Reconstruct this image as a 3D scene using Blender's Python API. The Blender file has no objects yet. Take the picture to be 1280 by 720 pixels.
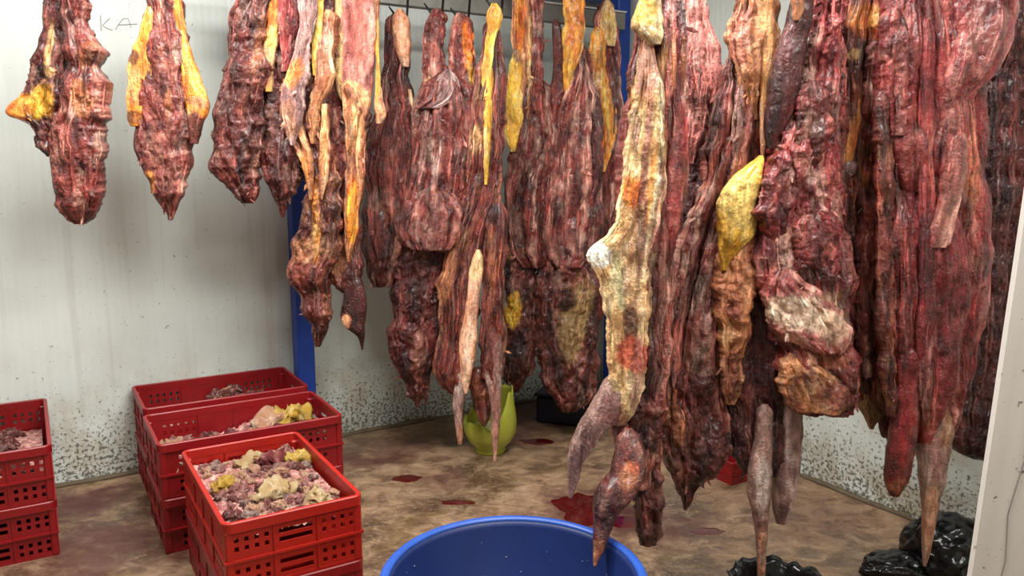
import bpy, bmesh, math, random
import numpy as np
from mathutils import Vector, Matrix, noise as mnoise

C = bpy.context.scene.collection
S = bpy.context.scene

# ------------------------------------------------------------------ camera, world, exposure
F = 1000.0                       # focal length in pixels of a 1280 wide frame
H = 1.5                          # camera height
PITCH = math.atan(155 / 1000)
CP, SP = math.cos(PITCH), math.sin(PITCH)
cam_d = bpy.data.cameras.new('camera'); cam = bpy.data.objects.new('camera', cam_d); C.objects.link(cam)
cam_d.sensor_width = 36; cam_d.lens = F / 1280 * 36; cam_d.clip_start = 0.02
cam.location = (0, 0, H); cam.rotation_euler = (math.pi / 2 - PITCH, 0, 0)
S.camera = cam
W = bpy.data.worlds.new('world'); S.world = W; W.use_nodes = True
W.node_tree.nodes['Background'].inputs[0].default_value = (0.8, 0.85, 0.9, 1)
W.node_tree.nodes['Background'].inputs[1].default_value = 0.15
S.view_settings.view_transform = 'Standard'; S.view_settings.look = 'None'
S.view_settings.gamma = 1; S.view_settings.use_curve_mapping = False
S.view_settings.exposure = 0.0
LAMP_A, LAMP_B, LAMP_FILL = 84, 84, 66          # watts of two ceiling lamps and the added fill lamp

# ------------------------------------------------------------------ geometry helpers
TH = 0.545                       # the room stands at this angle to the view
EX, EY = math.cos(TH), math.sin(TH)
WALL_B, WALL_A = 4.162, 3.128    # distance of the two far walls

def R(a, b, z=0.0):              # room frame -> world
    return Vector((a * EX - b * EY, a * EY + b * EX, z))

def ray(px, py):
    x = (px - 640) / F; u = (360 - py) / F
    return x, CP + u * SP, -SP + u * CP

def at(px, py, Y):
    x, y, z = ray(px, py); t = Y / y
    return Vector((x * t, Y, H + z * t))

def on_plane(px, py, z=0.0):
    x, y, zz = ray(px, py); t = (z - H) / zz
    return Vector((x * t, y * t, z))

def beamY(px, b=3.62):           # depth at which the column px meets the line under the beam
    return b / (EX - EY * (px - 640) / F)

def lin(c):
    c = np.asarray(c, float) / 255.0
    return np.where(c <= 0.04045, c / 12.92, ((c + 0.055) / 1.055) ** 2.4)

def tag(o, label=None, cat=None, group=None, kind=None):
    if label: o['label'] = label
    if cat: o['category'] = cat
    if group: o['group'] = group
    if kind: o['kind'] = kind
    return o

def empty(name, loc, rz=0.0, label=None, cat=None, group=None):
    o = bpy.data.objects.new(name, None); C.objects.link(o)
    o.empty_display_size = 0.05
    o.location = loc; o.rotation_euler = (0, 0, rz)
    return tag(o, label, cat, group)

def link_mesh(name, me, mat=None, parent=None):
    o = bpy.data.objects.new(name, me); C.objects.link(o)
    if mat and not me.materials: me.materials.append(mat)
    if parent: o.parent = parent
    return o

def mesh_from(name, V, faces, smooth=True):
    me = bpy.data.meshes.new(name); me.from_pydata([tuple(v) for v in V], [], faces); me.update()
    if smooth: me.shade_smooth()
    return me

class MB:
    """collects boxes and tubes of ONE part"""
    def __init__(s): s.v = []; s.f = []
    def box(s, x0, x1, y0, y1, z0, z1):
        i = len(s.v)
        s.v += [(x0,y0,z0),(x1,y0,z0),(x1,y1,z0),(x0,y1,z0),(x0,y0,z1),(x1,y0,z1),(x1,y1,z1),(x0,y1,z1)]
        s.f += [tuple(i+k for k in q) for q in ((0,3,2,1),(4,5,6,7),(0,1,5,4),(1,2,6,5),(2,3,7,6),(3,0,4,7))]
        return s
    def tube(s, pts, r, n=8):
        pts = [Vector(p) for p in pts]; i0 = len(s.v)
        rs = r if isinstance(r, (list, tuple)) else [r] * len(pts)
        up = None
        for k, p in enumerate(pts):
            t = (pts[min(k+1, len(pts)-1)] - pts[max(k-1, 0)]).normalized()
            if up is None: up = t.orthogonal().normalized()
            up = (up - t * up.dot(t)).normalized(); w = t.cross(up)
            for j in range(n):
                a = 2 * math.pi * j / n
                s.v.append(tuple(p + (up * math.cos(a) + w * math.sin(a)) * rs[k]))
        for k in range(len(pts) - 1):
            for j in range(n):
                a = i0 + k*n + j; b = i0 + k*n + (j+1) % n
                s.f.append((a, b, b+n, a+n))
        s.f.append(tuple(i0 + j for j in range(n))[::-1]); e = i0 + (len(pts)-1)*n
        s.f.append(tuple(e + j for j in range(n)))
        return s
    def lathe(s, prof, n=64):
        i0 = len(s.v)
        for r, z in prof:
            for j in range(n):
                a = 2*math.pi*j/n; s.v.append((r*math.cos(a), r*math.sin(a), z))
        for k in range(len(prof)-1):
            for j in range(n):
                a = i0+k*n+j; b = i0+k*n+(j+1) % n
                s.f.append((a, b, b+n, a+n))
        return s
    def mesh(s, name, smooth=False, bevel=0):
        me = mesh_from(name, s.v, s.f, smooth)
        if bevel:
            bm = bmesh.new(); bm.from_mesh(me)
            bmesh.ops.bevel(bm, geom=bm.edges[:], offset=bevel, segments=1, affect='EDGES')
            bm.to_mesh(me); bm.free()
        return me
    def build(s, name, mat, parent=None, smooth=False, bevel=0):
        return link_mesh(name, s.mesh(name, smooth, bevel), mat, parent)

# ------------------------------------------------------------------ numpy gradient noise
def _h(ix, iy, iz, seed):
    n = (ix * 374761393 + iy * 668265263 + iz * 2147483647 + seed * 1274126177) & 0xFFFFFFFF
    n = ((n ^ (n >> 13)) * 1274126177) & 0xFFFFFFFF
    n = ((n ^ (n >> 15)) * 2246822519) & 0xFFFFFFFF
    return (n ^ (n >> 16))

def noise3(x, y, z=0.0, seed=0):
    x, y, z = np.broadcast_arrays(np.asarray(x, float), np.asarray(y, float), np.asarray(z, float))
    fx, fy, fz = np.floor(x), np.floor(y), np.floor(z)
    ix, iy, iz = fx.astype(np.int64), fy.astype(np.int64), fz.astype(np.int64)
    dx, dy, dz = x - fx, y - fy, z - fz
    u, v, w = (t*t*t*(t*(t*6-15)+10) for t in (dx, dy, dz))
    def g(a, b, c):
        h = _h(ix+a, iy+b, iz+c, seed)
        gx = ((h & 255) / 127.5 - 1); gy = (((h >> 8) & 255) / 127.5 - 1); gz = (((h >> 16) & 255) / 127.5 - 1)
        return gx*(dx-a) + gy*(dy-b) + gz*(dz-c)
    l = lambda a, b, t: a + (b - a) * t
    return 1.25 * l(l(l(g(0,0,0), g(1,0,0), u), l(g(0,1,0), g(1,1,0), u), v),
             l(l(g(0,0,1), g(1,0,1), u), l(g(0,1,1), g(1,1,1), u), v), w)

def fbm(x, y, z=0.0, seed=0, octs=3):
    s = 0.0; a = 1.0; k = 1.0; t = 0.0
    for i in range(octs):
        s = s + a * noise3(np.asarray(x)*k, np.asarray(y)*k, np.asarray(z)*k, seed + i*17); t += a; a *= 0.5; k *= 2.03
    return s / t

def worley(x, y, seed=0):
    """distance to the nearest and second nearest cell point, and a random number for the cell"""
    fx, fy = np.floor(x), np.floor(y); ix, iy = fx.astype(np.int64), fy.astype(np.int64)
    d1 = np.full(x.shape, 9.0); d2 = np.full(x.shape, 9.0); cid = np.zeros(x.shape)
    for a in (-1, 0, 1):
        for b in (-1, 0, 1):
            h = _h(ix + a, iy + b, ix * 0 + 7, seed)
            px = fx + a + .12 + .76 * (h & 1023) / 1023.0; py = fy + b + .12 + .76 * ((h >> 10) & 1023) / 1023.0
            dd = np.sqrt((px - x)**2 + (py - y)**2); m = dd < d1
            d2 = np.where(m, d1, np.minimum(d2, dd)); cid = np.where(m, ((h >> 20) & 1023) / 1023.0, cid); d1 = np.where(m, dd, d1)
    return d1, d2, cid

def sstep(a, b, x):
    t = np.clip((x - a) / (b - a), 0, 1); return t*t*(3-2*t)

# ------------------------------------------------------------------ materials
def new_mat(name):
    m = bpy.data.materials.new(name); m.use_nodes = True
    nt = m.node_tree; return m, nt, nt.nodes['Principled BSDF']

def N(nt, typ, **kw):
    n = nt.nodes.new(typ)
    for k, v in kw.items(): setattr(n, k, v)
    return n

def mixc(nt, fac, a, b, mode='MIX'):
    m = N(nt, 'ShaderNodeMix', data_type='RGBA', blend_type=mode)
    for sock, val in ((0, fac), (6, a), (7, b)):
        if isinstance(val, bpy.types.NodeSocket): nt.links.new(val, m.inputs[sock])
        elif isinstance(val, (int, float)): m.inputs[sock].default_value = val
        else: m.inputs[sock].default_value = (*lin(val), 1)
    return m.outputs[2]

def noise_tex(nt, coord, scale, detail=4, rough=0.55, dist=0.0, sc=None):
    t = N(nt, 'ShaderNodeTexNoise'); t.inputs['Scale'].default_value = scale
    t.inputs['Detail'].default_value = detail; t.inputs['Roughness'].default_value = rough; t.inputs['Distortion'].default_value = dist
    if sc:
        mp = N(nt, 'ShaderNodeMapping'); mp.inputs['Scale'].default_value = sc
        nt.links.new(coord, mp.inputs[0]); coord = mp.outputs[0]
    nt.links.new(coord, t.inputs['Vector']); return t.outputs['Fac']

def ramp(nt, fac, lo, hi, a=0.0, b=1.0):
    m = N(nt, 'ShaderNodeMapRange', interpolation_type='SMOOTHSTEP')
    m.inputs[1].default_value = lo; m.inputs[2].default_value = hi; m.inputs[3].default_value = a; m.inputs[4].default_value = b
    nt.links.new(fac, m.inputs[0]); return m.outputs[0]

def math_n(nt, op, a, b=None):
    m = N(nt, 'ShaderNodeMath', operation=op)
    for i, v in enumerate((a, b)):
        if v is None: continue
        if isinstance(v, bpy.types.NodeSocket): nt.links.new(v, m.inputs[i])
        else: m.inputs[i].default_value = v
    return m.outputs[0]

def bump(nt, bsdf, h, strength=0.3, dist=0.01):
    b = N(nt, 'ShaderNodeBump'); b.inputs['Strength'].default_value = strength; b.inputs['Distance'].default_value = dist
    nt.links.new(h, b.inputs['Height']); nt.links.new(b.outputs[0], bsdf.inputs['Normal'])

def obj_coord(nt): return N(nt, 'ShaderNodeTexCoord').outputs['Object']

def plain(name, col, rough=0.5, metal=0.0, var=0.15, scale=12, bumpy=0.0, coat=0.0, trans=0.0, spec=0.5):
    m, nt, b = new_mat(name); co = obj_coord(nt)
    n = noise_tex(nt, co, scale, 5)
    dark = [c * (1 - var * 1.6) for c in col]; lite = [min(255, c * (1 + var)) for c in col]
    nt.links.new(mixc(nt, n, dark, lite), b.inputs['Base Color'])
    b.inputs['Roughness'].default_value = rough; b.inputs['Metallic'].default_value = metal
    b.inputs['Coat Weight'].default_value = coat; b.inputs['Transmission Weight'].default_value = trans
    b.inputs['Specular IOR Level'].default_value = spec
    if bumpy: bump(nt, b, noise_tex(nt, co, scale * 4, 6), bumpy, 0.006)
    return m

def meat_material():
    m, nt, b = new_mat('raw_meat'); co = obj_coord(nt)
    at_ = N(nt, 'ShaderNodeAttribute', attribute_name='Col')
    fine = noise_tex(nt, co, 60, 6, 0.65, 0.6, (1, 1, 0.28))
    v = ramp(nt, fine, 0.3, 0.7, 0.58, 1.55)
    mul = N(nt, 'ShaderNodeMix', data_type='RGBA', blend_type='MULTIPLY'); mul.inputs[0].default_value = 1
    nt.links.new(at_.outputs['Color'], mul.inputs[6])
    cmb = N(nt, 'ShaderNodeCombineColor')
    for i in range(3): nt.links.new(v, cmb.inputs[i])
    nt.links.new(cmb.outputs[0], mul.inputs[7])
    nt.links.new(mul.outputs[2], b.inputs['Base Color'])
    rg = noise_tex(nt, co, 35, 3)
    nt.links.new(ramp(nt, rg, 0.3, 0.7, 0.2, 0.48), b.inputs['Roughness'])
    b.inputs['Specular IOR Level'].default_value = 0.5
    b.inputs['Coat Weight'].default_value = 0.3; b.inputs['Coat Roughness'].default_value = 0.2
    h1 = noise_tex(nt, co, 55, 6, 0.6, 1.0, (1, 1, 0.22))
    h2 = noise_tex(nt, co, 120, 4, 0.6, 0.4)
    bump(nt, b, math_n(nt, 'ADD', h1, math_n(nt, 'MULTIPLY', h2, 0.45)), 0.9, 0.016)
    return m
MEAT = meat_material()

def wall_material(name, tint=(216, 222, 216)):
    m, nt, b = new_mat(name); co = obj_coord(nt)          # local x along the wall, z up
    sep = N(nt, 'ShaderNodeSeparateXYZ'); nt.links.new(co, sep.inputs[0])
    big = noise_tex(nt, co, 1.3, 4)
    col = mixc(nt, ramp(nt, big, 0.35, 0.7), tint, [c * 0.93 for c in tint])
    streak = noise_tex(nt, co, 9, 4, 0.6, 0, (3.0, 3.0, 0.06))
    col = mixc(nt, math_n(nt, 'MULTIPLY', ramp(nt, streak, 0.52, 0.78), 0.22), col, (150, 142, 128))
    low = ramp(nt, sep.outputs[2], 0.0, 1.1, 1.0, 0.0)
    # yellow-grey grime rising from the floor
    gr = noise_tex(nt, co, 5, 6, 0.65)
    g = math_n(nt, 'MULTIPLY', ramp(nt, gr, 0.40, 0.66), math_n(nt, 'POWER', low, 2.2))
    col = mixc(nt, math_n(nt, 'MULTIPLY', g, 0.65), col, (158, 142, 108))
    # black mould specks, dense along the foot of the wall
    sp = noise_tex(nt, co, 62, 4, 0.65)
    spl = math_n(nt, 'ADD', sp, math_n(nt, 'MULTIPLY', math_n(nt, 'POWER', low, 3.2), 0.17))
    col = mixc(nt, math_n(nt, 'MULTIPLY', ramp(nt, spl, 0.655, 0.715), 0.8), col, (56, 49, 38))
    sp2 = noise_tex(nt, co, 26, 5, 0.65)
    foot = ramp(nt, sep.outputs[2], 0.0, 0.16, 0.16, 0.0)
    col = mixc(nt, math_n(nt, 'MULTIPLY', ramp(nt, math_n(nt, 'ADD', sp2, foot), 0.66, 0.74), 0.6), col, (78, 68, 48))
    nt.links.new(col, b.inputs['Base Color'])
    b.inputs['Roughness'].default_value = 0.5
    wv = N(nt, 'ShaderNodeTexWave', wave_type='BANDS', bands_direction='X'); wv.inputs['Scale'].default_value = 9
    wv.inputs['Distortion'].default_value = 0.3; nt.links.new(co, wv.inputs['Vector'])
    bump(nt, b, wv.outputs['Fac'], 0.10, 0.006)
    return m
WALLM = wall_material('painted_cold_room_panel')

def floor_material():
    m, nt, b = new_mat('stained_concrete'); co = obj_coord(nt)
    n1 = noise_tex(nt, co, 2.3, 7, 0.62, 0.4)
    n2 = noise_tex(nt, co, 9, 7, 0.68, 0.7, (1, 1.35, 1))
    n3 = noise_tex(nt, co, 60, 4, 0.7)
    col = mixc(nt, ramp(nt, n1, 0.32, 0.68), (80, 60, 46), (146, 116, 90))
    col = mixc(nt, math_n(nt, 'MULTIPLY', ramp(nt, n2, 0.45, 0.72), 0.6), col, (178, 150, 120))
    col = mixc(nt, math_n(nt, 'MULTIPLY', ramp(nt, n2, 0.52, 0.30), 0.75), col, (66, 46, 32))
    col = mixc(nt, math_n(nt, 'MULTIPLY', ramp(nt, n3, 0.5, 0.75), 0.35), col, (200, 172, 130))
    ng = noise_tex(nt, co, 3.1, 5, 0.6, 0.8)
    col = mixc(nt, math_n(nt, 'MULTIPLY', ramp(nt, ng, 0.55, 0.7), 0.4), col, (112, 92, 48))
    # old blood soaked into the concrete, at fixed spots
    nb = noise_tex(nt, co, 6, 5, 0.65)
    spots = [((120, 690), .42, .8), ((100, 630), .26, .8), ((150, 622), .22, .6), ((500, 560), .35, .5), ((440, 575), .25, .55),
             ((640, 545), .28, .6), ((735, 640), .40, .75), ((830, 660), .3, .5), ((560, 600), .2, .45), ((1010, 640), .35, .35), ((650, 515), .4, .5)]
    for (px, py), r, s in spots:
        p = on_plane(px, py)
        d = N(nt, 'ShaderNodeVectorMath', operation='DISTANCE'); nt.links.new(co, d.inputs[0]); d.inputs[1].default_value = p
        k = math_n(nt, 'ADD', math_n(nt, 'DIVIDE', d.outputs['Value'], r), math_n(nt, 'MULTIPLY', math_n(nt, 'SUBTRACT', nb, 0.5), 2.4))
        col = mixc(nt, math_n(nt, 'MULTIPLY', ramp(nt, k, 1.0, 0.2), s), col, (72, 28, 28))
    nt.links.new(col, b.inputs['Base Color'])
    nt.links.new(ramp(nt, n1, 0.3, 0.7, 0.22, 0.65), b.inputs['Roughness'])
    bump(nt, b, math_n(nt, 'ADD', n2, math_n(nt, 'MULTIPLY', n3, 0.4)), 0.35, 0.01)
    return m

BLUE = plain('blue_paint', (22, 62, 150), 0.45, 0, 0.12, 8)
GREYB = plain('grey_galvanised_steel', (132, 130, 124), 0.5, 0.3, 0.1, 10)
STEEL = plain('dark_hook_steel', (44, 40, 38), 0.4, 0.8, 0.2, 30)
WHITEP = plain('white_flange_paint', (205, 205, 200), 0.5)
CRATE_R = plain('crimson_crate_plastic', (130, 9, 16), 0.42, 0, 0.12, 7, 0.05)
CRATE_O = plain('orange_red_crate_plastic', (164, 25, 13), 0.42, 0, 0.10, 7, 0.05)
TUBM = plain('blue_tub_plastic', (13, 36, 92), 0.5, 0, 0.1, 6)
BLACKBAG = plain('black_bag_plastic', (13, 13, 15), 0.22, 0, 0.2, 8, 0.25)
NAVY = plain('navy_plastic', (14, 22, 44), 0.4, 0, 0.15, 6)
BLOOD = plain('pooled_blood', (74, 10, 8), 0.08, 0, 0.25, 6, 0, 0.5)
LIME = plain('lime_translucent_plastic', (214, 218, 84), 0.3, 0, 0.1, 9, 0.1, 0.2, 0.35)
PENCIL = plain('pencil_line', (142, 134, 130), 0.7)

# ------------------------------------------------------------------ the setting
def room_box(name, a0, a1, b0, b1, z0, z1, mat, org=(0, 0)):
    """a wall slab; local x runs along the wall's a (or b) axis"""
    o = MB().box(a0 - org[0], a1 - org[0], b0 - org[1], b1 - org[1], z0, z1).build(name, mat)
    p = R(*org); o.location = p; o.rotation_euler = (0, 0, TH); tag(o, kind='structure'); return o

fl = MB().box(-5, 4.2, -3, 7, -0.1, 0).build('floor', floor_material()); tag(fl, kind='structure')
room_box('wall_left', -4.0, WALL_A + .1, WALL_B, WALL_B + 0.1, 0, 2.9, WALLM)
wr = MB().box(-WALL_B, 2.0, 0, 0.1, 0, 2.9).build('wall_right', WALLM)      # local x along the right wall
wr.location = R(WALL_A, 0); wr.rotation_euler = (0, 0, TH - math.pi / 2); tag(wr, kind='structure')
room_box('wall_back', -4.0, WALL_A + .1, -2.1, -2.0, 0, 2.9, WALLM)
ws = MB().box(-WALL_B, 2.0, -0.1, 0, 0, 2.9).build('wall_side', WALLM)
ws.location = R(-4.0, 0); ws.rotation_euler = (0, 0, TH - math.pi / 2); tag(ws, kind='structure')
room_box('ceiling', -4.1, WALL_A + .1, -2.1, WALL_B + .1, 2.9, 3.0, plain('ceiling_panel', (205, 208, 204), 0.6))

# cement skirting ridge where the walls meet the floor
def ridge(name, p0, p1, nrm, seed):
    n = 90; V = []; Fc = []
    for i in range(n + 1):
        t = i / n; p = p0.lerp(p1, t)
        w = 0.02 + 0.016 * float(noise3(t * 23, 0, 0, seed)); h = 0.016 + 0.016 * float(noise3(t * 31, 5, 0, seed))
        for k, (dw, dh) in enumerate(((0, h), (w * .4, h * .75), (w, 0.0), (0, 0.0))):
            V.append(p + nrm * dw + Vector((0, 0, dh)))
    for i in range(n):
        for k in range(4):
            a = i*4 + k; b_ = i*4 + (k+1) % 4; Fc.append((a, b_, b_+4, a+4))
    Fc += [(3, 2, 1, 0), tuple(n*4 + k for k in range(4))]
    o = link_mesh(name, mesh_from(name, V, Fc), plain('grimy_cement', (96, 82, 62), 0.8, 0, 0.3, 14, 0.4)); tag(o, kind='structure')
ridge('trim_1', R(-4.0, WALL_B), R(WALL_A, WALL_B), -R(0, 1), 3)
ridge('trim_2', R(WALL_A, WALL_B), R(WALL_A, -2.0), -R(1, 0), 5)

# pencilled letters on the wall
def wall_left_pt(px, py, off=0.001):
    x, y, z = ray(px, py); n = R(0, 1); t = (WALL_B - off) / (x * n.x + y * n.y)
    return Vector((x*t, y*t, H + z*t))
mb = MB()
for st in ([(125.6, 19), (126.5, 39)], [(137, 23), (133, 27), (128, 32), (133, 35), (141, 38)],
           [(144.5, 37), (150, 28), (154, 23.5), (160, 23), (162.5, 30), (163.5, 35)], [(147, 31), (155, 31), (162, 30.5), (172, 30)], [(116, 38), (118, 37.2)]):
    mb.tube([wall_left_pt(*p) for p in st], 0.0016, 5)
tag(mb.build('pencil_lettering', PENCIL), 'letters K A pencilled on the white wall between two hanging cuts', 'lettering')

# ------------------------------------------------------------------ ceiling lamps and an added fill lamp (above the frame)
def ceiling_lamp(a, b, watts, label, size=1.5):
    t = empty('ceiling_lamp', R(a, b, 2.9), TH, label, 'lamp')
    MB().box(-.72, .72, -.07, .07, -.05, 0).build('housing', WHITEP, t, bevel=.004)
    em, nt, bs = new_mat('lamp_tube'); bs.inputs['Emission Color'].default_value = (1, .97, .9, 1); bs.inputs['Emission Strength'].default_value = 4
    for s in (-.035, .035):
        MB().tube([(-.68, s, -.068), (.68, s, -.068)], .014, 10).build('tube', em, t, True)
    l = bpy.data.lights.new('tube_light', 'AREA'); l.shape = 'RECTANGLE'; l.size = size; l.size_y = .35; l.energy = watts; l.color = (1, .985, .945)
    o = bpy.data.objects.new('tube_light', l); C.objects.link(o); o.parent = t; o.location = (0, 0, -.10)
ceiling_lamp(.25, 2.75, LAMP_A, 'fluorescent ceiling lamp above the red crates')
ceiling_lamp(1.35, 1.75, LAMP_B, 'fluorescent ceiling lamp above the blue tub')
ceiling_lamp(1.5, .1, LAMP_FILL, 'unseen fill lamp added near the doorway to brighten the right-hand cuts')  # added fill, built like a ceiling lamp, brightens the cuts on the right

# ------------------------------------------------------------------ steel frame
BEAM_B = 3.70
t = empty('overhead_beam', R(0, BEAM_B, 2.25), TH, 'grey steel beam running along the left wall with hooks on it', 'beam')
MB().box(.72, 2.98, -.02, .03, 0, .09).build('web', GREYB, t, bevel=.003)
MB().box(.72, 2.98, -.03, .04, .09, .098).build('top_flange', WHITEP, t)
def post(p, label):
    t = empty('steel_post', p, TH, label, 'post')
    MB().box(-.045, .045, -.045, .045, .012, 2.47).build('shaft', BLUE, t, bevel=.005)
    MB().box(-.075, .075, -.075, .075, 0, .012).build('base_plate', BLUE, t, bevel=.003)
    for sx in (-.06, .06):
        for sy in (-.06, .06): MB().tube([(sx, sy, .012), (sx, sy, .024)], .009, 6).build('anchor_bolt', STEEL, t)
    return t
p = R(1.188, 4.065)
post(p, 'blue square steel post standing against the wall behind the crates')
p = R(3.035, 3.80)
post(p, 'blue square steel post in the far corner behind the meat')
t = empty('blue_tie_beam', R(0, 4.07, 2.475), TH, 'blue steel beam along the top of the wall between two posts', 'beam')
MB().box(-2.2, WALL_A - .001, -.05, .05, 0, .12).build('beam_body', BLUE, t, bevel=.004)
for a_ in (-.5, .9, 2.2): MB().box(a_ - .02, a_ + .02, -.05, .05, .12, .41).build('hanger', BLUE, t)
def hang_rail(Y, x0, x1, label):
    t = empty('hanging_rail', (0, Y, 2.36), 0, label, 'rail')
    MB().tube([(x0, 0, 0), (x1, 0, 0)], .018, 12).build('pipe', GREYB, t, True)
    for x in (x0 + .1, (x0 + x1) / 2, x1 - .1): MB().tube([(x, 0, 0), (x, 0, .54)], .01, 8).build('hanger_rod', STEEL, t, True)
hang_rail(2.45, -.1, 1.85, 'steel pipe rail carrying the large cuts at the front')
hang_rail(2.80, .3, 1.7, 'steel pipe rail carrying the cuts nearer the right wall')

# ------------------------------------------------------------------ meat
PAL = dict(
    red=((58, 18, 18), (122, 54, 49), (178, 118, 107), (224, 196, 182)),
    dark=((42, 12, 12), (88, 32, 30), (138, 76, 68), (190, 150, 136)),
    brown=((58, 20, 16), (104, 44, 36), (150, 88, 70), (204, 160, 124)),
    pink=((128, 60, 60), (176, 108, 102), (214, 162, 150), (236, 210, 196)),
    magenta=((74, 18, 22), (136, 50, 52), (188, 114, 106), (228, 192, 180)),
    maroon=((34, 9, 12), (64, 20, 24), (98, 44, 45), (140, 92, 86)),
    orange=((196, 92, 30), (228, 146, 50), (242, 190, 100), (250, 220, 160)),
    yellow=((206, 146, 36), (232, 184, 70), (242, 208, 120), (250, 232, 176)),
    cream=((204, 150, 96), (230, 194, 138), (242, 220, 180), (250, 240, 220)),
    tan=((140, 82, 56), (184, 126, 88), (214, 168, 126), (236, 208, 174)),
    shank=((124, 84, 76), (172, 134, 122), (204, 178, 166), (232, 214, 204)),
    grey=((110, 72, 68), (150, 112, 106), (186, 154, 146), (216, 196, 186)),
    peach=((196, 128, 96), (226, 168, 132), (240, 200, 170), (250, 226, 206)),
)
STYLE = dict(  # fibre amp, fibre freq, lump amp, lump freq, grain amp, edge px, membrane amount
    strand=(.020, 34, .010, 9, .0025, 2.0, .40),
    lumpy=(.012, 26, .020, 11, .0030, 2.6, .35),
    coarse=(.012, 24, .025, 11, .0035, 3.0, .40),
    smooth=(.002, 22, .004, 8, .0010, 0.7, .25),
    fat=(.006, 30, .006, 12, .0015, 1.6, .40),
    glossy=(.012, 20, .008, 7, .0012, 1.2, .25),
)
ALL_MEAT = []

def strip(parent_org, rows, d, thick=.05, pal='red', style='strand', patches=(), seed=0, ratio=.85, slant=0.0, lean=0.0, amp=1.0, edge=None, top=None):
    """a closed thick body. rows: (y, x_left, x_right) of its outline, drawn in the plane at distance d"""
    fa, ff, la, lf, ga, ed, memb = STYLE[style]; fa, la, ga = fa*amp, la*amp, ga*amp
    if edge is not None: ed = edge
    rows = sorted(rows)
    if rows[0][0] < 0:
        y0, xl, xr = rows[0]; xm = (xl + xr) / 2; hw = (xr - xl) / 2
        rows = [(y0 - 34, xm - hw * .35, xm + hw * .35), (y0 - 18, xm - hw * .7, xm + hw * .7)] + rows
    elif rows[0][2] - rows[0][1] > 8:
        y0, xl, xr = rows[0]; xm = (xl + xr) / 2; w0 = xr - xl
        rows = [(y0 - min(16, .34 * w0), xm - .16 * w0, xm + .10 * w0), (y0 - min(7, .14 * w0), xm - .36 * w0, xm + .34 * w0)] + rows
    ry = np.array([r[0] for r in rows], float); rl = np.array([r[1] for r in rows], float); rr = np.array([r[2] for r in rows], float)
    L = ry[-1] - ry[0]; wmax = (rr - rl).max()
    nv = int(np.clip(L * .8, 40, 460)); nf = int(np.clip(wmax * .78 + 14, 22, 108)); nb = max(10, nf // 4)
    ys = np.linspace(ry[0], ry[-1], nv)
    xl = np.interp(ys, ry, rl); xr = np.interp(ys, ry, rr)
    k = np.hanning(max(5, int(7 * nv / max(L, 1)) * 2 + 3)); k /= k.sum(); pad = len(k) // 2
    sm = lambda v: np.convolve(np.pad(v, pad, mode='edge'), k, 'valid')
    wdt = np.clip(sm(xr) - sm(xl), .8, None)
    ek = np.clip(wdt / 30, .12, 1.3)
    xl = sm(xl) + ed * ek * (fbm(ys * .05, 1.7, seed, seed, 4) * 3.6); xr = sm(xr) + ed * ek * (fbm(ys * .05, 9.3, seed, seed + 5, 4) * 3.6)
    hw = np.clip((xr - xl) / 2, .4, None); xc = (xl + xr) / 2
    th = np.concatenate([np.linspace(0, np.pi, nf, endpoint=False), np.linspace(np.pi, 2*np.pi, nb, endpoint=False)])
    cu = np.cos(th); su = np.sin(th); nu = len(th)
    cu_ = np.sign(cu) * np.abs(cu) ** .85
    # metres per pixel at this distance
    PX = xc[:, None] + hw[:, None] * cu_[None, :]; PY = np.repeat(ys[:, None], nu, 1)
    dd = d + slant * (PX - PX.mean()) / F * d + lean * (PY - ys[0]) / max(L, 1)
    x = (PX - 640) / F; u = (360 - PY) / F
    ry_ = CP + u * SP; rz_ = -SP + u * CP; tt = dd / ry_
    X = x * tt; Z = H + rz_ * tt
    a = hw * d / F
    b = np.minimum(thick, ratio * a + .002); kb = np.hanning(9); kb /= kb.sum(); b = np.convolve(np.pad(b, 4, mode='edge'), kb, 'valid')
    su_ = np.sign(su) * np.abs(su) ** .62
    Y = dd - b[:, None] * su_[None, :]
    am = max(a.mean(), .008)
    U = cu[None, :] * am + .37 * (su[None, :] < 0); V = Z
    so = seed * 3.71
    wx = .022 * fbm(U * 7, V * 3.2, so, seed + 40, 2)
    wz = .055 * fbm(X * 12, Z * 8, so + 2, seed + 41, 3)
    f2 = noise3((U + wx) * ff * 2.1, V * 4.2, so, seed + 2)
    # muscle bundles: long cells that follow the outline; chunks: short cells
    b1, b2, bid = worley((U + wx) * ff * .42 + so, V * 1.5 + .3 * wx * ff, seed + 70)
    c1, c2, cid2 = worley((U + wx * 1.2) * ff * 1.15 + so, V * 3.0, seed + 71)
    bund = np.minimum(1, 2.3 * (b2 - b1)) ** .6; bun2 = np.minimum(1, 2.0 * (c2 - c1)) ** .7
    ridge_ = 1.5 * (bund - .75) + .55 * (bun2 - .7) + .25 * (1 - 2.2 * np.abs(f2))
    w2 = .022 * fbm(X * 30, Z * 22, so + 5, seed + 42, 3); w3 = .022 * fbm(X * 28, Z * 24, so + 15, seed + 43, 3)
    k1, k2, kid = worley((X + wz + w2) * lf + so, (Z + wz + w3) * lf * .5, seed + 72)
    m1, m2, mid_ = worley((X - wz + w2 * .8) * lf * 2.4 + so, (Z + wz * .7 + w3) * lf * 1.1, seed + 73)
    rp = 0; ra = 1.0; rk = 1.0
    for o_ in range(3):                                   # torn ridges
        rp = rp + ra * (.55 - 1.7 * np.abs(noise3((X + wz * .6 + w2) * lf * 2.2 * rk, (Z + w3) * lf * 1.1 * rk, Y * lf * .6 + so, seed + 50 + o_))); ra *= .6; rk *= 2.0
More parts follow.
